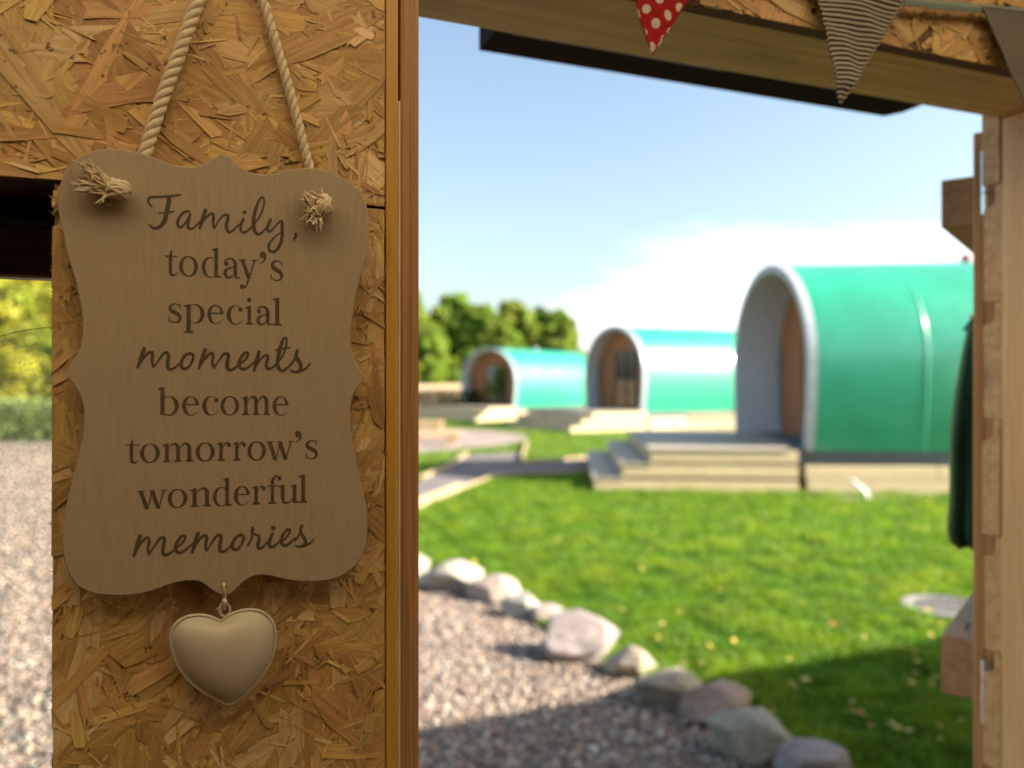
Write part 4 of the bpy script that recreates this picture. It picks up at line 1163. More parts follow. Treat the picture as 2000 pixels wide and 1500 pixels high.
sign, B0 = sroot('hanging_plaque')
tag(sign, 'taupe wooden plaque with dark brown lettering about family hung on a rope', 'sign')
def plaque():
    P = [Vector((q.x, q.z)) for q in [wp(x, y, NS) for x, y in sign_px]]
    P = [Vector((p.x, p.y)) for p in catmull([Vector((p.x, p.y, 0)) for p in P], 3, True)]
    n = len(P)
    area = sum(P[i].x * P[(i + 1) % n].y - P[(i + 1) % n].x * P[i].y for i in range(n))
    nr = []
    for i in range(n):
        d = P[(i + 1) % n] - P[i - 1]; q = Vector((-d.y, d.x)).normalized()
        nr.append(q if area > 0 else -q)          # inwards
    hc = wp(438, 1146, NS); hole = [Vector((hc.x + .0021 * math.cos(t), hc.z + .0021 * math.sin(t))) for t in np.linspace(0, 2 * math.pi, 14, endpoint=False)]
    loops = [([p + q * .0011 for p, q in zip(P, nr)], NS), ([p + q * .0003 for p, q in zip(P, nr)], NS + .0004), (P, NS + .0012), (P, NS + TH - .0008), ([p + q * .0008 for p, q in zip(P, nr)], NS + TH)]
    V = []; Fc = []
    for L_, y in loops: V += [(p.x, y, p.y) for p in L_]
    for k in range(4): Fc += [(k * n + i, k * n + (i + 1) % n, (k + 1) * n + (i + 1) % n, (k + 1) * n + i) for i in range(n)]
    o = len(V); V += [(p.x, NS, p.y) for p in hole] + [(p.x, NS + TH, p.y) for p in hole]; h = len(hole)
    Fc += [(o + i, o + (i + 1) % h, o + h + (i + 1) % h, o + h + i) for i in range(h)]
    for (L_, off, ho) in ((loops[0][0], 0, o), (loops[4][0], 4 * n, o + h)):
        tri = tessellate_polygon([[Vector((p.x, p.y, 0)) for p in L_], [Vector((p.x, p.y, 0)) for p in hole]])
        for t in tri: Fc.append(tuple((off + i) if i < n else (ho + i - n) for i in t))
    mb = MB(); mb.add(V, Fc)
    ob = mb.build('plaque', M['sign'], sign, off=B0)
    bm = bmesh.new(); bm.from_mesh(ob.data); bmesh.ops.recalc_face_normals(bm, faces=bm.faces)
    for f in bm.faces: f.smooth = len(f.verts) == 4
    bm.to_mesh(ob.data); bm.free()
    ob.data.materials.append(M['signedge'])
plaque()

# ---- lettering: strokes and serif glyphs built as flat outlines, merged into one sheet per line
def quad_ccw(q):
    a = sum(q[i][0] * q[(i + 1) % len(q)][1] - q[(i + 1) % len(q)][0] * q[i][1] for i in range(len(q)))
    return q if a > 0 else q[::-1]
def disc(c, r, n=14): return [(c[0] + r * math.cos(2 * math.pi * k / n), c[1] + r * math.sin(2 * math.pi * k / n)) for k in range(n)]
def stroke(pts, ws, per=7, caps=True):
    if len(ws) != len(pts):
        ws = list(np.interp(np.linspace(0, 1, len(pts)), np.linspace(0, 1, len(ws)), ws))
    C = catmull([Vector((x, y, w)) for (x, y), w in zip(pts, ws)], per); out = []; L_ = []; R_ = []
    for i, p in enumerate(C):
        d = C[min(i + 1, len(C) - 1)] - C[max(i - 1, 0)]; d = Vector((d.x, d.y))
        d = d.normalized() if d.length > 1e-9 else Vector((1, 0)); q = Vector((-d.y, d.x)) * p.z / 2
        L_.append((p.x + q.x, p.y + q.y)); R_.append((p.x - q.x, p.y - q.y))
    for i in range(len(C) - 1):
        out.append([L_[i], R_[i], R_[i + 1], L_[i + 1]])
    if caps: out += [disc((C[0].x, C[0].y), C[0].z / 2), disc((C[-1].x, C[-1].y), C[-1].z / 2)]
    return out
def ringarc(cx, cy, rxo, ryo, rxi, ryi, a0, a1, sx=0.0, t0=0.0, t1=0.0, n=36):
    out = []; prev = None
    for k in range(n + 1):
        a = R(a0 + (a1 - a0) * k / n); u = k / n
        o = (cx + rxo * math.cos(a), cy + ryo * math.sin(a)); i = (cx + sx + rxi * math.cos(a), cy + ryi * math.sin(a))
        f = 1.0
        if t0 > 0 and u < t0: f = 0.25 + 0.75 * u / t0
        if t1 > 0 and u > 1 - t1: f = 0.15 + 0.85 * (1 - u) / t1
        i = (o[0] + (i[0] - o[0]) * f, o[1] + (i[1] - o[1]) * f)
        if prev: out.append([prev[0], o, i, prev[1]])
        prev = (o, i)
    return out
SW, TN = 0.205, 0.062
def rect(x0, y0, x1, y1): return [[(x0, y0), (x1, y0), (x1, y1), (x0, y1)]]
def foot(x, y=0.0, l=0.13, r=0.13, up=1):
    a, b = x - SW / 2, x + SW / 2
    return [[(a - l, y), (b + r, y), (b + r, y + .035 * up), (b, y + .12 * up), (a, y + .12 * up), (a - l, y + .035 * up)]]
def flag(x, y):
    a, b = x - SW / 2, x + SW / 2
    return [[(a - .14, y - .06), (a - .14, y - .10), (a, y - .16), (b, y - .16), (b, y + .02), (b - .05, y + .02)]]
def stem(x, y0, y1): return rect(x - SW / 2, y0, x + SW / 2, y1)
def archs(xa, xb): return stroke([(xa, .66), (xa + .10, .86), (xa + .28, .985), (xb - .10, .95), (xb - .01, .80), (xb, .60)], [.03, .06, .10, .16, SW, SW], caps=False) + stem(xb, 0, .62)
def glyph(c):
    g = []
    if c == 'o': g = ringarc(.5, .5, .5, .53, .295, .48, 0, 360)
    elif c == 'e': g = ringarc(.47, .5, .47, .53, .265, .48, 6, 330, .02, 0, .28) + rect(.1, .535, .915, .595)
    elif c == 'c': g = ringarc(.47, .5, .47, .53, .265, .48, 52, 330, .02, .22, .28) + [disc((.775, .80), .115)]
    elif c == 'd': g = ringarc(.46, .5, .46, .53, .255, .47, 42, 318, .0, .25, .25) + stem(.80, 0, 1.5) + flag(.80, 1.5) + [[(.9, 0), (1.07, 0), (1.07, .035), (.9, .12)], [(.70, 0), (.8, 0), (.8, -.03)]]
    elif c == 'b': g = stem(.24, .02, 1.5) + flag(.24, 1.5) + ringarc(.58, .5, .46, .53, .255, .47, 138, -138, .0, .25, .25)
    elif c == 'p': g = stem(.24, -.52, .98) + flag(.24, 1.0) + foot(.24, -.55, .16, .16) + ringarc(.58, .5, .46, .53, .255, .47, 138, -138, .0, .25, .25)
    elif c == 'a':
        g = [disc((.17, .72), .115)] + stroke([(.075, .74), (.13, .90), (.33, 1.0), (.54, .95), (.64, .80), (.66, .62)], [.05, .06, .08, .13, .19, SW], caps=False) + stem(.66, .15, .66)
        g += stroke([(.66, .2), (.70, .06), (.80, .025), (.92, .09)], [.18, .12, .07, .04], caps=False)
        g += stroke([(.60, .60), (.38, .53), (.16, .40), (.105, .22), (.20, .05), (.36, .03), (.60, .18)], [.05, .07, .15, SW, .14, .10, .05], caps=False)
    elif c == 'i': g = stem(.24, 0, .98) + flag(.24, 1.0) + foot(.24) + [disc((.235, 1.36), .125)]
    elif c == 'l': g = stem(.24, 0, 1.5) + flag(.24, 1.5) + foot(.24)
    elif c == 'n': g = stem(.24, 0, .98) + flag(.24, 1.0) + foot(.24) + archs(.33, .88) + foot(.88)
    elif c == 'm': g = stem(.24, 0, .98) + flag(.24, 1.0) + foot(.24, 0, .13, .10) + archs(.33, .85) + foot(.85, 0, .10, .10) + archs(.94, 1.46) + foot(1.46, 0, .10, .13)
    elif c == 'r': g = stem(.24, 0, .98) + flag(.24, 1.0) + foot(.24, 0, .13, .17) + stroke([(.33, .64), (.42, .84), (.56, .97), (.70, .965)], [.03, .06, .09, .08], caps=False) + [disc((.73, .855), .125)]
    elif c == 's':
        g = stroke([(.70, .76), (.66, .92), (.46, 1.0), (.26, .965), (.125, .80), (.18, .645), (.40, .53), (.62, .42), (.715, .25), (.64, .075), (.42, 0.0), (.18, .055), (.07, .25)], [.03, .05, .06, .10, .17, .20, .22, .21, .18, .12, .06, .05, .03], caps=False)
        g += rect(.70, .70, .74, 1.0) + rect(.03, 0, .07, .32)
    elif c == 't': g = stem(.33, .2, 1.0) + [[(.23, .98), (.43, .98), (.43, 1.3), (.385, 1.3), (.32, 1.1)]] + rect(0, .945, .78, 1.0) + stroke([(.33, .24), (.36, .07), (.50, .0), (.66, .05), (.76, .15)], [SW, .17, .10, .06, .04], caps=False)
    elif c == 'f': g = stem(.38, 0, 1.16) + stroke([(.38, 1.10), (.41, 1.32), (.56, 1.48), (.76, 1.48)], [SW, .17, .11, .08], caps=False) + [disc((.83, 1.37), .125)] + rect(.06, .945, .76, 1.0) + foot(.38, 0, .16, .18)
    elif c == 'u': g = stem(.24, .25, .98) + flag(.24, 1.0) + stroke([(.24, .30), (.28, .10), (.44, .01), (.64, .07), (.80, .24)], [SW, .17, .11, .07, .05], caps=False) + stem(.90, 0.02, .98) + flag(.90, 1.0) + [[(.99, .0), (1.15, .03), (1.15, .06), (.99, .12)], [(.8, .02), (1.0, .02), (1.0, -.02)]]
    elif c == 'w':
        th = .225
        def dg(x0, y0, x1, y1, w): return [[(x0 - w / 2, y0), (x1 - w / 2, y1), (x1 + w / 2, y1), (x0 + w / 2, y0)]]
        g = dg(.22, .98, .56, -.02, th) + dg(.86, .98, .585, -.02, .075) + dg(.84, .98, 1.18, -.02, th) + dg(1.50, .98, 1.20, -.02, .075) + rect(0, .945, .46, 1.0) + rect(.68, .945, .98, 1.0) + rect(1.33, .945, 1.68, 1.0)
    elif c == 'y':
        g = [[(.10, .98), (.50, .0), (.70, .0), (.33, .98)]] + stroke([(.92, .98), (.62, .12), (.48, -.28), (.36, -.44), (.24, -.48)], [.075, .08, .08, .07, .06], caps=False) + rect(0, .945, .45, 1.0) + rect(.72, .945, 1.10, 1.0) + [disc((.20, -.42), .125)]
    elif c == "'": g = [disc((.25, -.22), .21)] + stroke([(.40, -.20), (.42, -.42), (.28, -.62), (.06, -.76)], [.17, .14, .09, .04], caps=False)
    return g

def sheet2d(name, polys, label, to):
    """merge overlapping flat pieces into one sheet of ink on the plaque's face"""
    pts, fcs = [], []
    for q in polys:
        for t in ([q] if len(q) > 6 else [[q[0], q[k], q[k + 1]] for k in range(1, len(q) - 1)]):
            if abs(sum(t[i][0] * t[(i + 1) % len(t)][1] - t[(i + 1) % len(t)][0] * t[i][1] for i in range(len(t)))) < 1e-2: continue
            t = quad_ccw([tuple(p) for p in t]); o = len(pts)
            pts += [Vector(p) for p in t]; fcs.append(list(range(o, o + len(t))))
    vo, eo, fo, ov, oe, of = delaunay_2d_cdt(pts, [], fcs, 0, 1e-3)
    keep = [f for f, src in zip(fo, of) if len(src) > 0]
    V = [to(p.x, p.y) for p in vo]
    used = sorted({i for f in keep for i in f}); mpx = {i: k for k, i in enumerate(used)}
    me = mesh(name, [V[i] - B0 for i in used], [tuple(mpx[i] for i in f)[::1] for f in keep], M['ink'])
    bm = bmesh.new(); bm.from_mesh(me); bmesh.ops.recalc_face_normals(bm, faces=bm.faces)
    for f in bm.faces:
        if f.normal.y > 0: f.normal_flip()
    bm.to_mesh(me); bm.free()
    o = link(name, me, sign); o['label'] = label

C3 = (270, 360, 2000 / 350); C4 = (230, 560, 2000 / 410); C5 = (230, 820, 2000 / 410)
def mapper(c): return lambda x, y: wp(c[0] + x / c[2], c[1] + (-y) / c[2], NS - .00025)
def serif_line(c, xh, items, base, label):
    """items: (char, ink left, ink right[, top])"""
    polys = []
    for it in items:
        ch, xl, xr = it[:3]; g = glyph(ch)
        xs = [p[0] for q in g for p in q]; a, b = min(xs), max(xs)
        for q in g:
            row = []
            for (x, y) in q:
                X = xl + (x - a) / (b - a) * (xr - xl)
                by = base[0] + base[1] * (X - base[2])
                if ch == "'": row.append((X, -(it[3] - y * xh * .86)))
                else: row.append((X, -(by - y * xh)))
            polys.append(row)
    sheet2d('lettering', polys, label, mapper(c))
def script_line(c, strokes, dots, label):
    polys = []
    for pts, ws in strokes: polys += stroke([(x, -y) for x, y in pts], ws)
    for (x, y, r) in dots: polys.append(disc((x, -y), r))
    sheet2d('lettering', polys, label, mapper(c))

script_line(C3, [
    ([(152, 248), (120, 208), (110, 168), (135, 143), (200, 139), (330, 133), (420, 124), (468, 116)], [16, 24, 26, 28, 26, 28, 26, 18]),
    ([(347, 140), (336, 220), (318, 310), (300, 390), (265, 452), (215, 486), (165, 485), (127, 452)], [46, 50, 50, 48, 44, 34, 28, 16]),
    ([(225, 322), (310, 315), (400, 301)], [14, 20, 16]),
    ([(572, 306), (530, 302), (482, 337), (448, 392), (440, 445), (462, 480), (497, 462), (542, 408), (578, 340)], [22, 28, 32, 34, 34, 28, 24, 24, 24]),
    ([(580, 335), (560, 420), (556, 475), (582, 498), (622, 482), (690, 415)], [30, 34, 34, 26, 22, 22]),
    ([(750, 290), (722, 380), (686, 488)], [42, 46, 30]),
    ([(692, 470), (740, 392), (798, 334), (833, 332), (840, 370), (836, 430), (847, 490)], [18, 22, 28, 32, 34, 32, 26]),
    ([(852, 488), (900, 402), (950, 349), (990, 340), (1003, 368), (990, 430), (986, 488), (1008, 530), (1042, 526), (1125, 450)], [18, 22, 28, 32, 36, 38, 38, 32, 26, 20]),
    ([(1172, 388), (1150, 440), (1143, 498), (1162, 532), (1198, 532), (1250, 490), (1285, 450)], [34, 36, 34, 30, 26, 22, 20]),
    ([(1280, 455), (1340, 380), (1388, 285), (1406, 195), (1395, 148), (1366, 156), (1328, 225), (1300, 320), (1286, 420), (1296, 508), (1322, 552), (1362, 550), (1412, 508), (1445, 462)], [20, 20, 22, 24, 24, 26, 32, 40, 42, 40, 34, 28, 22, 20]),
    ([(1476, 395), (1452, 450), (1442, 498), (1462, 528), (1502, 498), (1550, 442), (1588, 414), (1604, 420), (1606, 480), (1606, 560), (1590, 650), (1555, 718), (1510, 752), (1468, 738), (1454, 690), (1482, 632), (1540, 573), (1600, 530)], [34, 36, 32, 26, 22, 22, 26, 32, 34, 34, 36, 34, 30, 28, 26, 22, 18, 14]),
    ([(1758, 556), (1757, 586), (1728, 628)], [34, 30, 10])], [(1187, 312, 21), (1757, 556, 18)], 'the word Family, in flowing brown script')
serif_line(C3, 216, [('t', 300, 440), ('o', 455, 668), ('d', 708, 925), ('a', 948, 1140), ('y', 1120, 1335), ("'", 1355, 1430, 745), ('s', 1478, 1618)], (1012, .049, 360), "the word today's in brown serif letters")
serif_line(C4, 174, [('s', 482, 610), ('p', 625, 828), ('e', 852, 1010), ('c', 1038, 1190), ('i', 1215, 1290), ('a', 1318, 1475), ('l', 1475, 1562)], (338, .030, 545), 'the word special in brown serif letters')
script_line(C4, [
    ([(252, 592), (226, 670), (190, 770)], [38, 42, 26]), ([(196, 756), (240, 690), (290, 632), (324, 624), (333, 652), (327, 710), (341, 766)], [16, 20, 26, 30, 32, 30, 24]),
    ([(346, 762), (395, 690), (440, 634), (470, 632), (484, 662), (476, 720), (478, 768), (502, 788), (542, 772), (602, 718)], [16, 20, 26, 32, 34, 36, 34, 28, 22, 18]),
    ([(690, 636), (642, 655), (608, 710), (606, 758), (636, 782), (680, 758), (714, 700), (718, 652), (690, 634)], [26, 30, 34, 34, 28, 24, 26, 28, 26]),
    ([(832, 602), (806, 680), (774, 776)], [38, 42, 26]), ([(780, 764), (822, 700), (870, 642), (900, 634), (909, 662), (902, 720), (916, 772)], [16, 20, 26, 30, 32, 30, 24]),
    ([(920, 768), (965, 700), (1010, 643), (1045, 640), (1054, 668), (1042, 730), (1047, 776), (1076, 793), (1115, 773), (1152, 742)], [16, 20, 26, 32, 34, 36, 34, 28, 22, 18]),
    ([(1152, 742), (1202, 708), (1238, 662), (1240, 634), (1210, 632), (1168, 688), (1154, 738), (1172, 776), (1210, 783), (1265, 750), (1302, 714)], [18, 20, 22, 26, 28, 32, 34, 30, 26, 20, 18]),
    ([(1346, 622), (1326, 700), (1300, 796)], [34, 40, 26]), ([(1306, 780), (1342, 720), (1390, 663), (1423, 656), (1429, 684), (1416, 740), (1422, 773), (1446, 782), (1486, 758), (1522, 722)], [16, 20, 26, 30, 32, 34, 32, 26, 20, 18]),
    ([(1520, 725), (1570, 660), (1602, 575), (1608, 505), (1593, 486), (1570, 514), (1546, 590), (1527, 680), (1524, 748), (1548, 792), (1582, 796), (1642, 748), (1690, 690)], [18, 18, 20, 22, 24, 28, 36, 38, 36, 30, 26, 20, 18]),
    ([(1507, 601), (1570, 592), (1643, 580)], [16, 20, 14]), ([(1640, 750), (1688, 682), (1706, 622)], [18, 20, 24]),
    ([(1712, 608), (1698, 650), (1716, 690), (1743, 740), (1738, 788), (1700, 812), (1650, 800)], [30, 32, 34, 36, 34, 26, 20]), ([(1735, 806), (1790, 780), (1834, 730)], [22, 22, 16])], [], 'the word moments in flowing brown script')
serif_line(C4, 176, [('b', 380, 582), ('e', 612, 775), ('c', 805, 960), ('o', 978, 1157), ('m', 1180, 1455), ('e', 1475, 1628)], (1222, 0.0, 500), 'the word become in brown serif letters')
serif_line(C5, 174, [('t', 75, 205), ('o', 210, 402), ('m', 425, 722), ('o', 742, 925), ('r', 945, 1080), ('r', 1100, 1222), ('o', 1235, 1412), ('w', 1412, 1678), ("'", 1690, 1752, 103), ('s', 1790, 1908)], (408, -.0225, 150), "the word tomorrow's in brown serif letters")
serif_line(C5, 174, [('w', 182, 472), ('o', 475, 663), ('n', 688, 893), ('d', 905, 1088), ('e', 1105, 1260), ('r', 1280, 1410), ('f', 1425, 1560), ('u', 1530, 1728), ('l', 1725, 1805)], (845, -.041, 330), 'the word wonderful in brown serif letters')
script_line(C5, [
    ([(212, 1108), (186, 1190), (154, 1296)], [40, 44, 26]), ([(160, 1280), (210, 1192), (260, 1134), (289, 1128), (299, 1162), (287, 1220), (297, 1280)], [16, 20, 26, 30, 32, 30, 24]),
    ([(300, 1278), (350, 1200), (400, 1133), (434, 1125), (444, 1152), (432, 1220), (433, 1272), (457, 1288), (500, 1268), (547, 1228)], [16, 20, 26, 32, 34, 36, 34, 28, 22, 18]),
    ([(547, 1228), (600, 1188), (642, 1132), (638, 1108), (606, 1112), (564, 1170), (550, 1222), (568, 1260), (610, 1262), (670, 1218), (712, 1178)], [18, 20, 22, 26, 28, 32, 34, 30, 26, 20, 18]),
    ([(766, 1084), (741, 1160), (710, 1262)], [38, 42, 26]), ([(716, 1245), (760, 1167), (810, 1109), (838, 1104), (849, 1132), (837, 1190), (847, 1246)], [16, 20, 26, 30, 32, 30, 24]),
    ([(850, 1243), (900, 1166), (945, 1104), (978, 1100), (984, 1132), (972, 1190), (973, 1238), (997, 1257), (1036, 1238), (1087, 1193)], [16, 20, 26, 32, 34, 36, 34, 28, 22, 18]),
    ([(1170, 1096), (1127, 1120), (1093, 1180), (1097, 1223), (1126, 1237), (1165, 1208), (1194, 1150), (1198, 1108), (1170, 1094)], [26, 30, 34, 34, 28, 24, 26, 28, 26]),
    ([(1240, 1193), (1270, 1140), (1287, 1062), (1285, 1032)], [18, 20, 26, 28]), ([(1284, 1030), (1278, 1062), (1302, 1090), (1343, 1107), (1344, 1150), (1336, 1198), (1347, 1225), (1376, 1217), (1432, 1158)], [28, 26, 24, 28, 32, 32, 28, 22, 18]),
    ([(1475, 1088), (1456, 1130), (1443, 1178), (1457, 1212), (1490, 1203), (1552, 1150)], [32, 34, 32, 28, 22, 18]),
    ([(1552, 1164), (1600, 1128), (1637, 1072), (1637, 1048), (1606, 1052), (1568, 1110), (1558, 1158), (1577, 1192), (1610, 1193), (1665, 1150), (1692, 1126)], [18, 20, 22, 26, 28, 32, 34, 30, 26, 20, 18]),
    ([(1690, 1150), (1730, 1090), (1752, 1020)], [18, 20, 24]), ([(1755, 1010), (1742, 1060), (1765, 1110), (1788, 1150), (1783, 1188), (1740, 1207), (1692, 1200)], [28, 30, 32, 34, 32, 24, 16]),
    ([(1785, 1198), (1838, 1170), (1872, 1128)], [20, 18, 6])], [(1482, 1030, 22)], 'the word memories in flowing brown script')

# ---- rope, knots
def twisted(pts, r, turns, label_name='rope'):
    C = catmull(pts, 30); mb = MB()
    L_ = [0.0]
    for i in range(1, len(C)): L_.append(L_[-1] + (C[i] - C[i - 1]).length)
    for k in range(3):
        P = []
        for i, c in enumerate(C):
            d = (C[min(i + 1, len(C) - 1)] - C[max(0, i - 1)]).normalized(); a = d.cross(Vector((0, 1, 0))).normalized(); b = d.cross(a)
            t = 2 * math.pi * (turns * L_[i] / L_[-1] + k / 3)
            P.append(c + (a * math.cos(t) + b * math.sin(t)) * r * .52)
        mb.tube(P, r * .60, 8)
    rs = random.Random(3)
    for k in range(70):                     # stray fibres
        i = rs.randrange(2, len(C) - 2); p = C[i] + Vector((rs.uniform(-1, 1), rs.uniform(-1, .3), rs.uniform(-1, 1))) * r
        q = p + Vector((rs.uniform(-1, 1), rs.uniform(-1, .2), rs.uniform(-1, 1))) * r * 1.3
        mb.tube([p, (p + q) / 2 + Vector((0, 0, rs.uniform(-.3, .3) * r)), q], .00012, 3, caps=False)
    return mb
NR = -0.010
lk, rk = wp(230, 370, NS - .0095), wp(633, 402, NS - .0095)
rl = [wp(262, 385, NR + .004), wp(283, 300, NR), wp(318, 190, NR), wp(352, 98, NR), wp(390, -10, NR), wp(420, -120, NR)]
rr_ = [wp(628, 400, NR + .004), wp(605, 330, NR), wp(577, 220, NR), wp(545, 105, NR), wp(511, -8, NR), wp(480, -120, NR)]
twisted(rl, .0054, 8.5).build('rope', M['rope'], sign, smooth=True, off=B0)
twisted(rr_, .0042, 9.5).build('rope', M['rope'], sign, smooth=True, off=B0)
def knot(c, rx, rz, tufts, seed, ang):
    """an overhand knot: wrapped strands round a core, with a frayed tail of separate fibres"""
    rs = random.Random(seed); mb = MB()
    mb.ball(c, (rx * .84, .0072, rz * .84), 18, 12)
    for k in range(7):
        ax = Vector((rs.uniform(-.5, 1), rs.uniform(-.35, .35), rs.uniform(-1, 1))).normalized(); u = ax.orthogonal().normalized(); w = ax.cross(u); P = []
        for j in range(25):
            t = 2 * math.pi * j / 25; d = u * math.cos(t) + w * math.sin(t) + ax * rs.choice([.0, .0]) + ax * .25 * math.sin(k * 2.1)
            d.normalize(); P.append(Vector(c) + Vector((d.x * rx * .86, d.y * .0074, d.z * rz * .86)))
        mb.tube(P, .0019, 7, closed=True)
    kn = mb.build('knot', M['rope'], sign, smooth=True, off=B0)
    fb = MB()
    for (dx, dz, num, ln, spread) in tufts:
        for k in range(num):
            d = Vector((dx, -.25 + rs.uniform(-.5, .35), dz)) + Vector((rs.gauss(0, spread), rs.gauss(0, spread * .6), rs.gauss(0, spread)))
            d.normalize(); s = Vector(c) + Vector((dx * rx * .85, .001, dz * rz * .7)) + Vector((rs.gauss(0, rx * .12), rs.uniform(-.003, .004), rs.gauss(0, rz * .2)))
            L_ = ln * rs.uniform(.6, 1.1); m1 = s + d * L_ * .5 + Vector((rs.gauss(0, .0012), rs.gauss(0, .001), rs.gauss(0, .0012)))
            e = s + d * L_ + Vector((rs.gauss(0, .0025), rs.gauss(0, .0015), rs.gauss(0, .0025)))
            if e.y > NS - .0005: e.y = NS - .0008
            if m1.y > NS - .0005: m1.y = NS - .001
            fb.tube(catmull([s, m1, e], 3), [.0013, .0013, .0012, .0011, .0010, .0008, .0004], 4, caps=False)
    fb.build('frayed_end', M['rope'], kn, smooth=True, off=B0)
knot(lk, .0098, .0100, [(-.95, .6, 75, .020, .11), (-1, .02, 80, .018, .11), (-.75, -.55, 8, .014, .18)], 1, .4)
knot(rk, .0076, .0108, [(-1, .35, 60, .0105, .17), (-.85, -.45, 60, .0120, .17), (-.5, -.9, 30, .0150, .14), (-.3, .9, 6, .007, .3)], 2, 0)

# ---- heart pendant
hx = [(610, 628), (680, 580), (750, 543), (850, 522), (950, 528), (1040, 572), (1095, 650), (1112, 750), (1104, 870), (1070, 980), (1000, 1115), (900, 1235), (800, 1328), (730, 1376), (688, 1388), (640, 1376), (560, 1334), (450, 1270), (340, 1180), (240, 1060), (180, 920), (156, 800), (166, 715), (212, 640), (300, 587), (420, 570), (520, 584), (585, 614)]
NHT = -0.020
H0 = wp(447, 1376, NHT)
heart, _ = sroot('heart_pendant', H0)
tag(heart, 'puffed cream metal heart hanging on a short string below the plaque', 'heart ornament')
M['enamel'] = plain('cream_enamel', (0.49, 0.43, 0.34), 0.38, var=0.03, scale=60, spec=0.45)
def scuff(m):
    n, l = m.node_tree.nodes, m.node_tree.links; b = n['Principled BSDF']; src = b.inputs['Base Color'].links[0].from_socket
    f = noise(n, l, coords(n, l), 230, 4, 0.7)
    l.new(mixc(n, l, ramp(n, l, f, [(0.70, 0.0), (0.76, 0.6)]), src, (0.20, 0.14, 0.085)), b.inputs['Base Color'])
    l.new(ramp(n, l, noise(n, l, coords(n, l), 35, 4), [(0.3, 0.32), (0.7, 0.5)]), b.inputs['Roughness'])
    bump(n, l, b, noise(n, l, coords(n, l), 60, 3), 0.12, 0.0015)
scuff(M['enamel'])
def heart_mesh():
    O = [wp(300 + x / 4.686, 1080 + y / 4.686, NHT) for x, y in hx]
    n0 = len(O); P = []
    half1 = catmull(O[:15], 4)[:-1]; half2 = catmull(O[14:] + [O[0]], 4)[:-1]
    P = half1 + half2; n = len(P)
    c = wp(300 + 640 / 4.686, 1080 + 850 / 4.686, NHT)
    prof = [(1.0, .0005), (.975, .0006), (.95, .0010), (.93, .0034), (.88, .0068), (.80, .0095), (.70, .0118), (.58, .0136), (.45, .0149), (.3, .0157), (.15, .0161)]
    V = []; Fc = []
    for sg in (-1, 1):
        o = len(V)
        Q = P
        for ki, (t, h) in enumerate(prof):
            if ki >= 3:
                for _ in range(6 + 5 * ki): Q = [(Q[i - 1] + 2 * Q[i] + Q[(i + 1) % n]) / 4 for i in range(n)]
            V += [c + (p - c) * t + Vector((0, sg * h * (1.0 if sg < 0 else .75), 0)) for p in Q]
        V.append(c + Vector((0, sg * .0162 * (1.0 if sg < 0 else .75), 0))); e = len(V) - 1
        for k in range(len(prof) - 1): Fc += [(o + k * n + i, o + k * n + (i + 1) % n, o + (k + 1) * n + (i + 1) % n, o + (k + 1) * n + i) for i in range(n)]
        Fc += [(o + (len(prof) - 1) * n + i, o + (len(prof) - 1) * n + (i + 1) % n, e) for i in range(n)]
    mb = MB(); mb.add(V, Fc); mb.build('heart', M['enamel'], heart, smooth=True, off=H0)
    MB().tube(P, .00145, 8, closed=True).build('rim', M['enamel'], heart, smooth=True, off=H0)
    mb = MB(); lc = wp(439, 1192, NHT)
    mb.tube([lc + Vector((.0042 * math.cos(t) , 0, .0050 * math.sin(t))) for t in np.linspace(-1.45, 4.6, 22)] + [wp(434, 1213, NHT)], .0012, 7)
    mb.build('wire_loop', M['enamel'], heart, smooth=True, off=H0)
    mb = MB(); a = wp(438, 1144, NS - .0012)
    mb.tube(catmull([wp(437, 1143, NS + .004), wp(437, 1141, NS - .001), wp(438, 1150, NS - .0016), wp(439, 1166, -.0215), wp(438, 1186, NHT - .0012), wp(439, 1188, NHT + .0022), wp(440, 1172, -.018), wp(439, 1156, NS + TH + .001)], 5), .0012, 7)
    for q in (wp(428, 1196, NHT - .002), wp(423, 1192, NHT - .002), wp(426, 1188, NHT - .003), wp(447, 1180, NHT - .001), wp(431, 1198, NHT)): mb.tube(catmull([wp(438, 1168, -.021), (wp(436, 1176, -.0215) + q) / 2, q], 4), .00055, 5)
    mb.tube([wp(436, 1170, -.0225), wp(441, 1176, -.0225), wp(437, 1181, -.0225)], .0018, 7)
    mb.build('string', M['rope'], heart, smooth=True, off=H0)
heart_mesh()

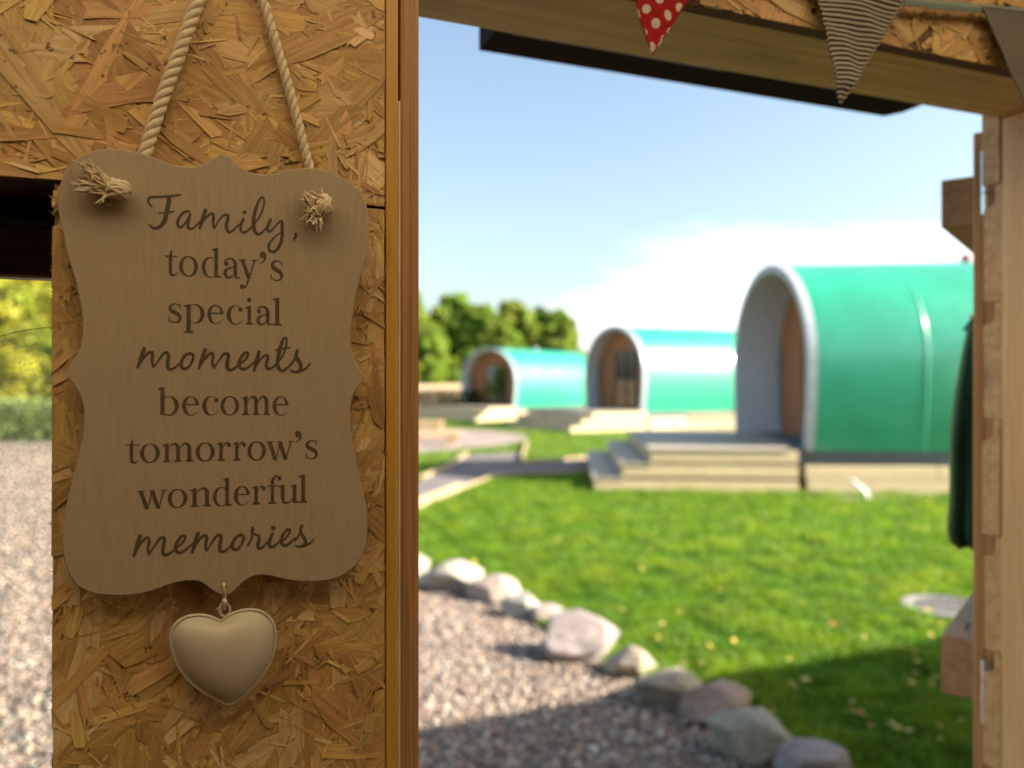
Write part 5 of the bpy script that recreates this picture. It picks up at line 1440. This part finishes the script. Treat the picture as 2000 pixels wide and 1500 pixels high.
# ------------------------------------------------------------------ bunting along the door head
NBN = -0.016
tape = [wp(930, -260, NBN), wp(1120, -170, NBN), wp(1280, -112, NBN), wp(1450, -62, NBN), wp(1670, -14, NBN), wp(1800, 6, NBN), wp(1925, 18, NBN), wp(2060, 30, NBN), wp(2200, 50, NBN)]
bun, BB = sroot('bunting', wp(1670, -14, NBN))
tag(bun, 'string of fabric bunting pennants along the top of the doorway', 'bunting')
def fabric(name, kind):
    m, n, l, b = newmat(name)
    t = n.new('ShaderNodeAttribute'); t.attribute_name = 'grain'
    w = noise(n, l, coords(n, l), 900, 3)
    if kind == 'stripe':
        s = n.new('ShaderNodeSeparateXYZ'); l.new(t.outputs['Vector'], s.inputs[0])
        m1 = n.new('ShaderNodeMath'); m1.operation = 'MULTIPLY'; m1.inputs[1].default_value = 1 / .0058; l.new(s.outputs['Y'], m1.inputs[0])
        m2 = n.new('ShaderNodeMath'); m2.operation = 'FRACT'; l.new(m1.outputs[0], m2.inputs[0])
        c = ramp(n, l, m2.outputs[0], [(0.0, (0.03, 0.03, 0.035)), (0.47, (0.03, 0.03, 0.035)), (0.54, (0.55, 0.49, 0.40)), (0.94, (0.55, 0.49, 0.40)), (1.0, (0.03, 0.03, 0.035))])
    elif kind == 'dots':
        mp_ = n.new('ShaderNodeMapping'); mp_.inputs['Rotation'].default_value = (0, 0, R(45)); mp_.inputs['Scale'].default_value = (1 / .0185, 1 / .0185, 1); l.new(t.outputs['Vector'], mp_.inputs[0])
        fr = n.new('ShaderNodeVectorMath'); fr.operation = 'FRACTION'; l.new(mp_.outputs[0], fr.inputs[0])
        sb = n.new('ShaderNodeVectorMath'); sb.operation = 'SUBTRACT'; sb.inputs[1].default_value = (.5, .5, 0); l.new(fr.outputs[0], sb.inputs[0])
        ln = n.new('ShaderNodeVectorMath'); ln.operation = 'LENGTH'; l.new(sb.outputs[0], ln.inputs[0])
        c = ramp(n, l, ln.outputs['Value'], [(0.0, (0.70, 0.62, 0.50)), (0.25, (0.70, 0.62, 0.50)), (0.29, (0.42, 0.022, 0.025))])
    else:
        c = ramp(n, l, w, [(0.3, (0.19, 0.175, 0.15)), (0.7, (0.26, 0.24, 0.205))])
    c = mixc(n, l, 0.5, c, ramp(n, l, w, [(0.3, (0.65, 0.65, 0.65)), (0.7, (1.1, 1.1, 1.1))]), 'MULTIPLY')
    l.new(c, b.inputs['Base Color']); b.inputs['Roughness'].default_value = 0.9; b.inputs['Specular IOR Level'].default_value = 0.1
    tr = n.new('ShaderNodeBsdfTranslucent'); l.new(c, tr.inputs[0]); mx = n.new('ShaderNodeMixShader'); mx.inputs[0].default_value = .25
    l.new(b.outputs[0], mx.inputs[1]); l.new(tr.outputs[0], mx.inputs[2]); l.new(mx.outputs[0], n['Material Output'].inputs[0])
    bump(n, l, b, w, 0.4, .0005)
    return m
def pennant(tl, tr_, tip, mat, label, seed, wr=.0022):
    a, b, c = wp(*tl, NBN), wp(*tr_, NBN), wp(*tip, NBN - .004)
    rows, cols = 40, 18; V = []; G = []; rs = random.Random(seed); o = rs.uniform(0, 20)
    wdt = (b - a).length; hgt = ((a + b) / 2 - c).length
    for i in range(rows + 1):
        t = i / rows * .985
        for j in range(cols + 1):
            u = j / cols; p = (a * (1 - u) + b * u) * (1 - t) + c * t
            k = math.sin(math.pi * u)
            d = wr * (mnoise.noise(Vector((u * (1 - t) * 6, t * 5, o))) * 1.4 + .5 * mnoise.noise(Vector((u * (1 - t) * 3 + t * 9, t * 22, o + 3)))) * (.3 + t) - .003 * k * (1 - t)
            V.append(p + Vector((0, d - .002, 0)))
            wob = .0016 * mnoise.noise(Vector((u * (1 - t) * 5, t * 7, o + 9)))
            G.append(((u - .5) * wdt * (1 - t), t * hgt + wob + .0012 * math.sin(u * 5) , 0))
    n = cols + 1; Fc = [(i * n + j, i * n + j + 1, (i + 1) * n + j + 1, (i + 1) * n + j) for i in range(rows) for j in range(cols)]
    q = len(V); V2 = V + [v + Vector((0, .0011, 0)) for v in V]; G2 = G + G
    F2 = Fc + [tuple(k + q for k in f[::-1]) for f in Fc]
    rim = [j for j in range(n)] + [i * n + cols for i in range(1, rows + 1)] + [rows * n + j for j in range(cols - 1, -1, -1)] + [i * n for i in range(rows - 1, 0, -1)]
    F2 += [(rim[k], rim[(k + 1) % len(rim)], rim[(k + 1) % len(rim)] + q, rim[k] + q) for k in range(len(rim))]
    me = mesh('pennant', [v - BB for v in V2], F2, mat, grain=G2, smooth=True)
    o_ = link('pennant', me, bun); o_['label'] = label
    hem = MB(); e1 = [Vector(V[i * n]) + Vector((.0, -.0006, 0)) for i in range(0, rows + 1, 2)]; e2 = [Vector(V[i * n + cols]) + Vector((0, -.0006, 0)) for i in range(0, rows + 1, 2)]
    hem.tube(e1, .0010, 5); hem.tube(e2, .0010, 5)
    me2 = hem.build('hem', mat, o_, smooth=True, off=BB).data
    at_ = me2.attributes.new('grain', 'FLOAT_VECTOR', 'POINT'); at_.data.foreach_set('vector', np.array([((v.co.x), (v.co.z), 0) for v in me2.vertices], np.float32).ravel())
pennant((1199, -140), (1393, -82), (1270, 112), fabric('red_dot_cotton', 'dots'), 'red pennant with white polka dots', 2)
pennant((1586, -36), (1768, -4), (1641, 206), fabric('striped_cotton', 'stripe'), 'pennant with fine black and cream stripes', 5, .0034)
pennant((1914, 14), (2110, 42), (2030, 270), fabric('grey_cotton', 'plain'), 'plain grey pennant cut by the right edge of the picture', 7)
tm = plain('grey_green_tape', (0.20, 0.24, 0.22), 0.85, var=.15, scale=300)
C = catmull(tape, 10); mb = MB(); V = []
for i, p in enumerate(C):
    V += [p + Vector((0, -.001, .0055)), p + Vector((0, -.0026, .0)), p + Vector((0, -.001, -.0055)), p + Vector((0, .0008, -.0055)), p + Vector((0, .0008, .0055))]
mb.add(V, [(i * 5 + j, i * 5 + (j + 1) % 5, (i + 1) * 5 + (j + 1) % 5, (i + 1) * 5 + j) for i in range(len(C) - 1) for j in range(5)])
mb.build('tape', tm, bun, off=BB)
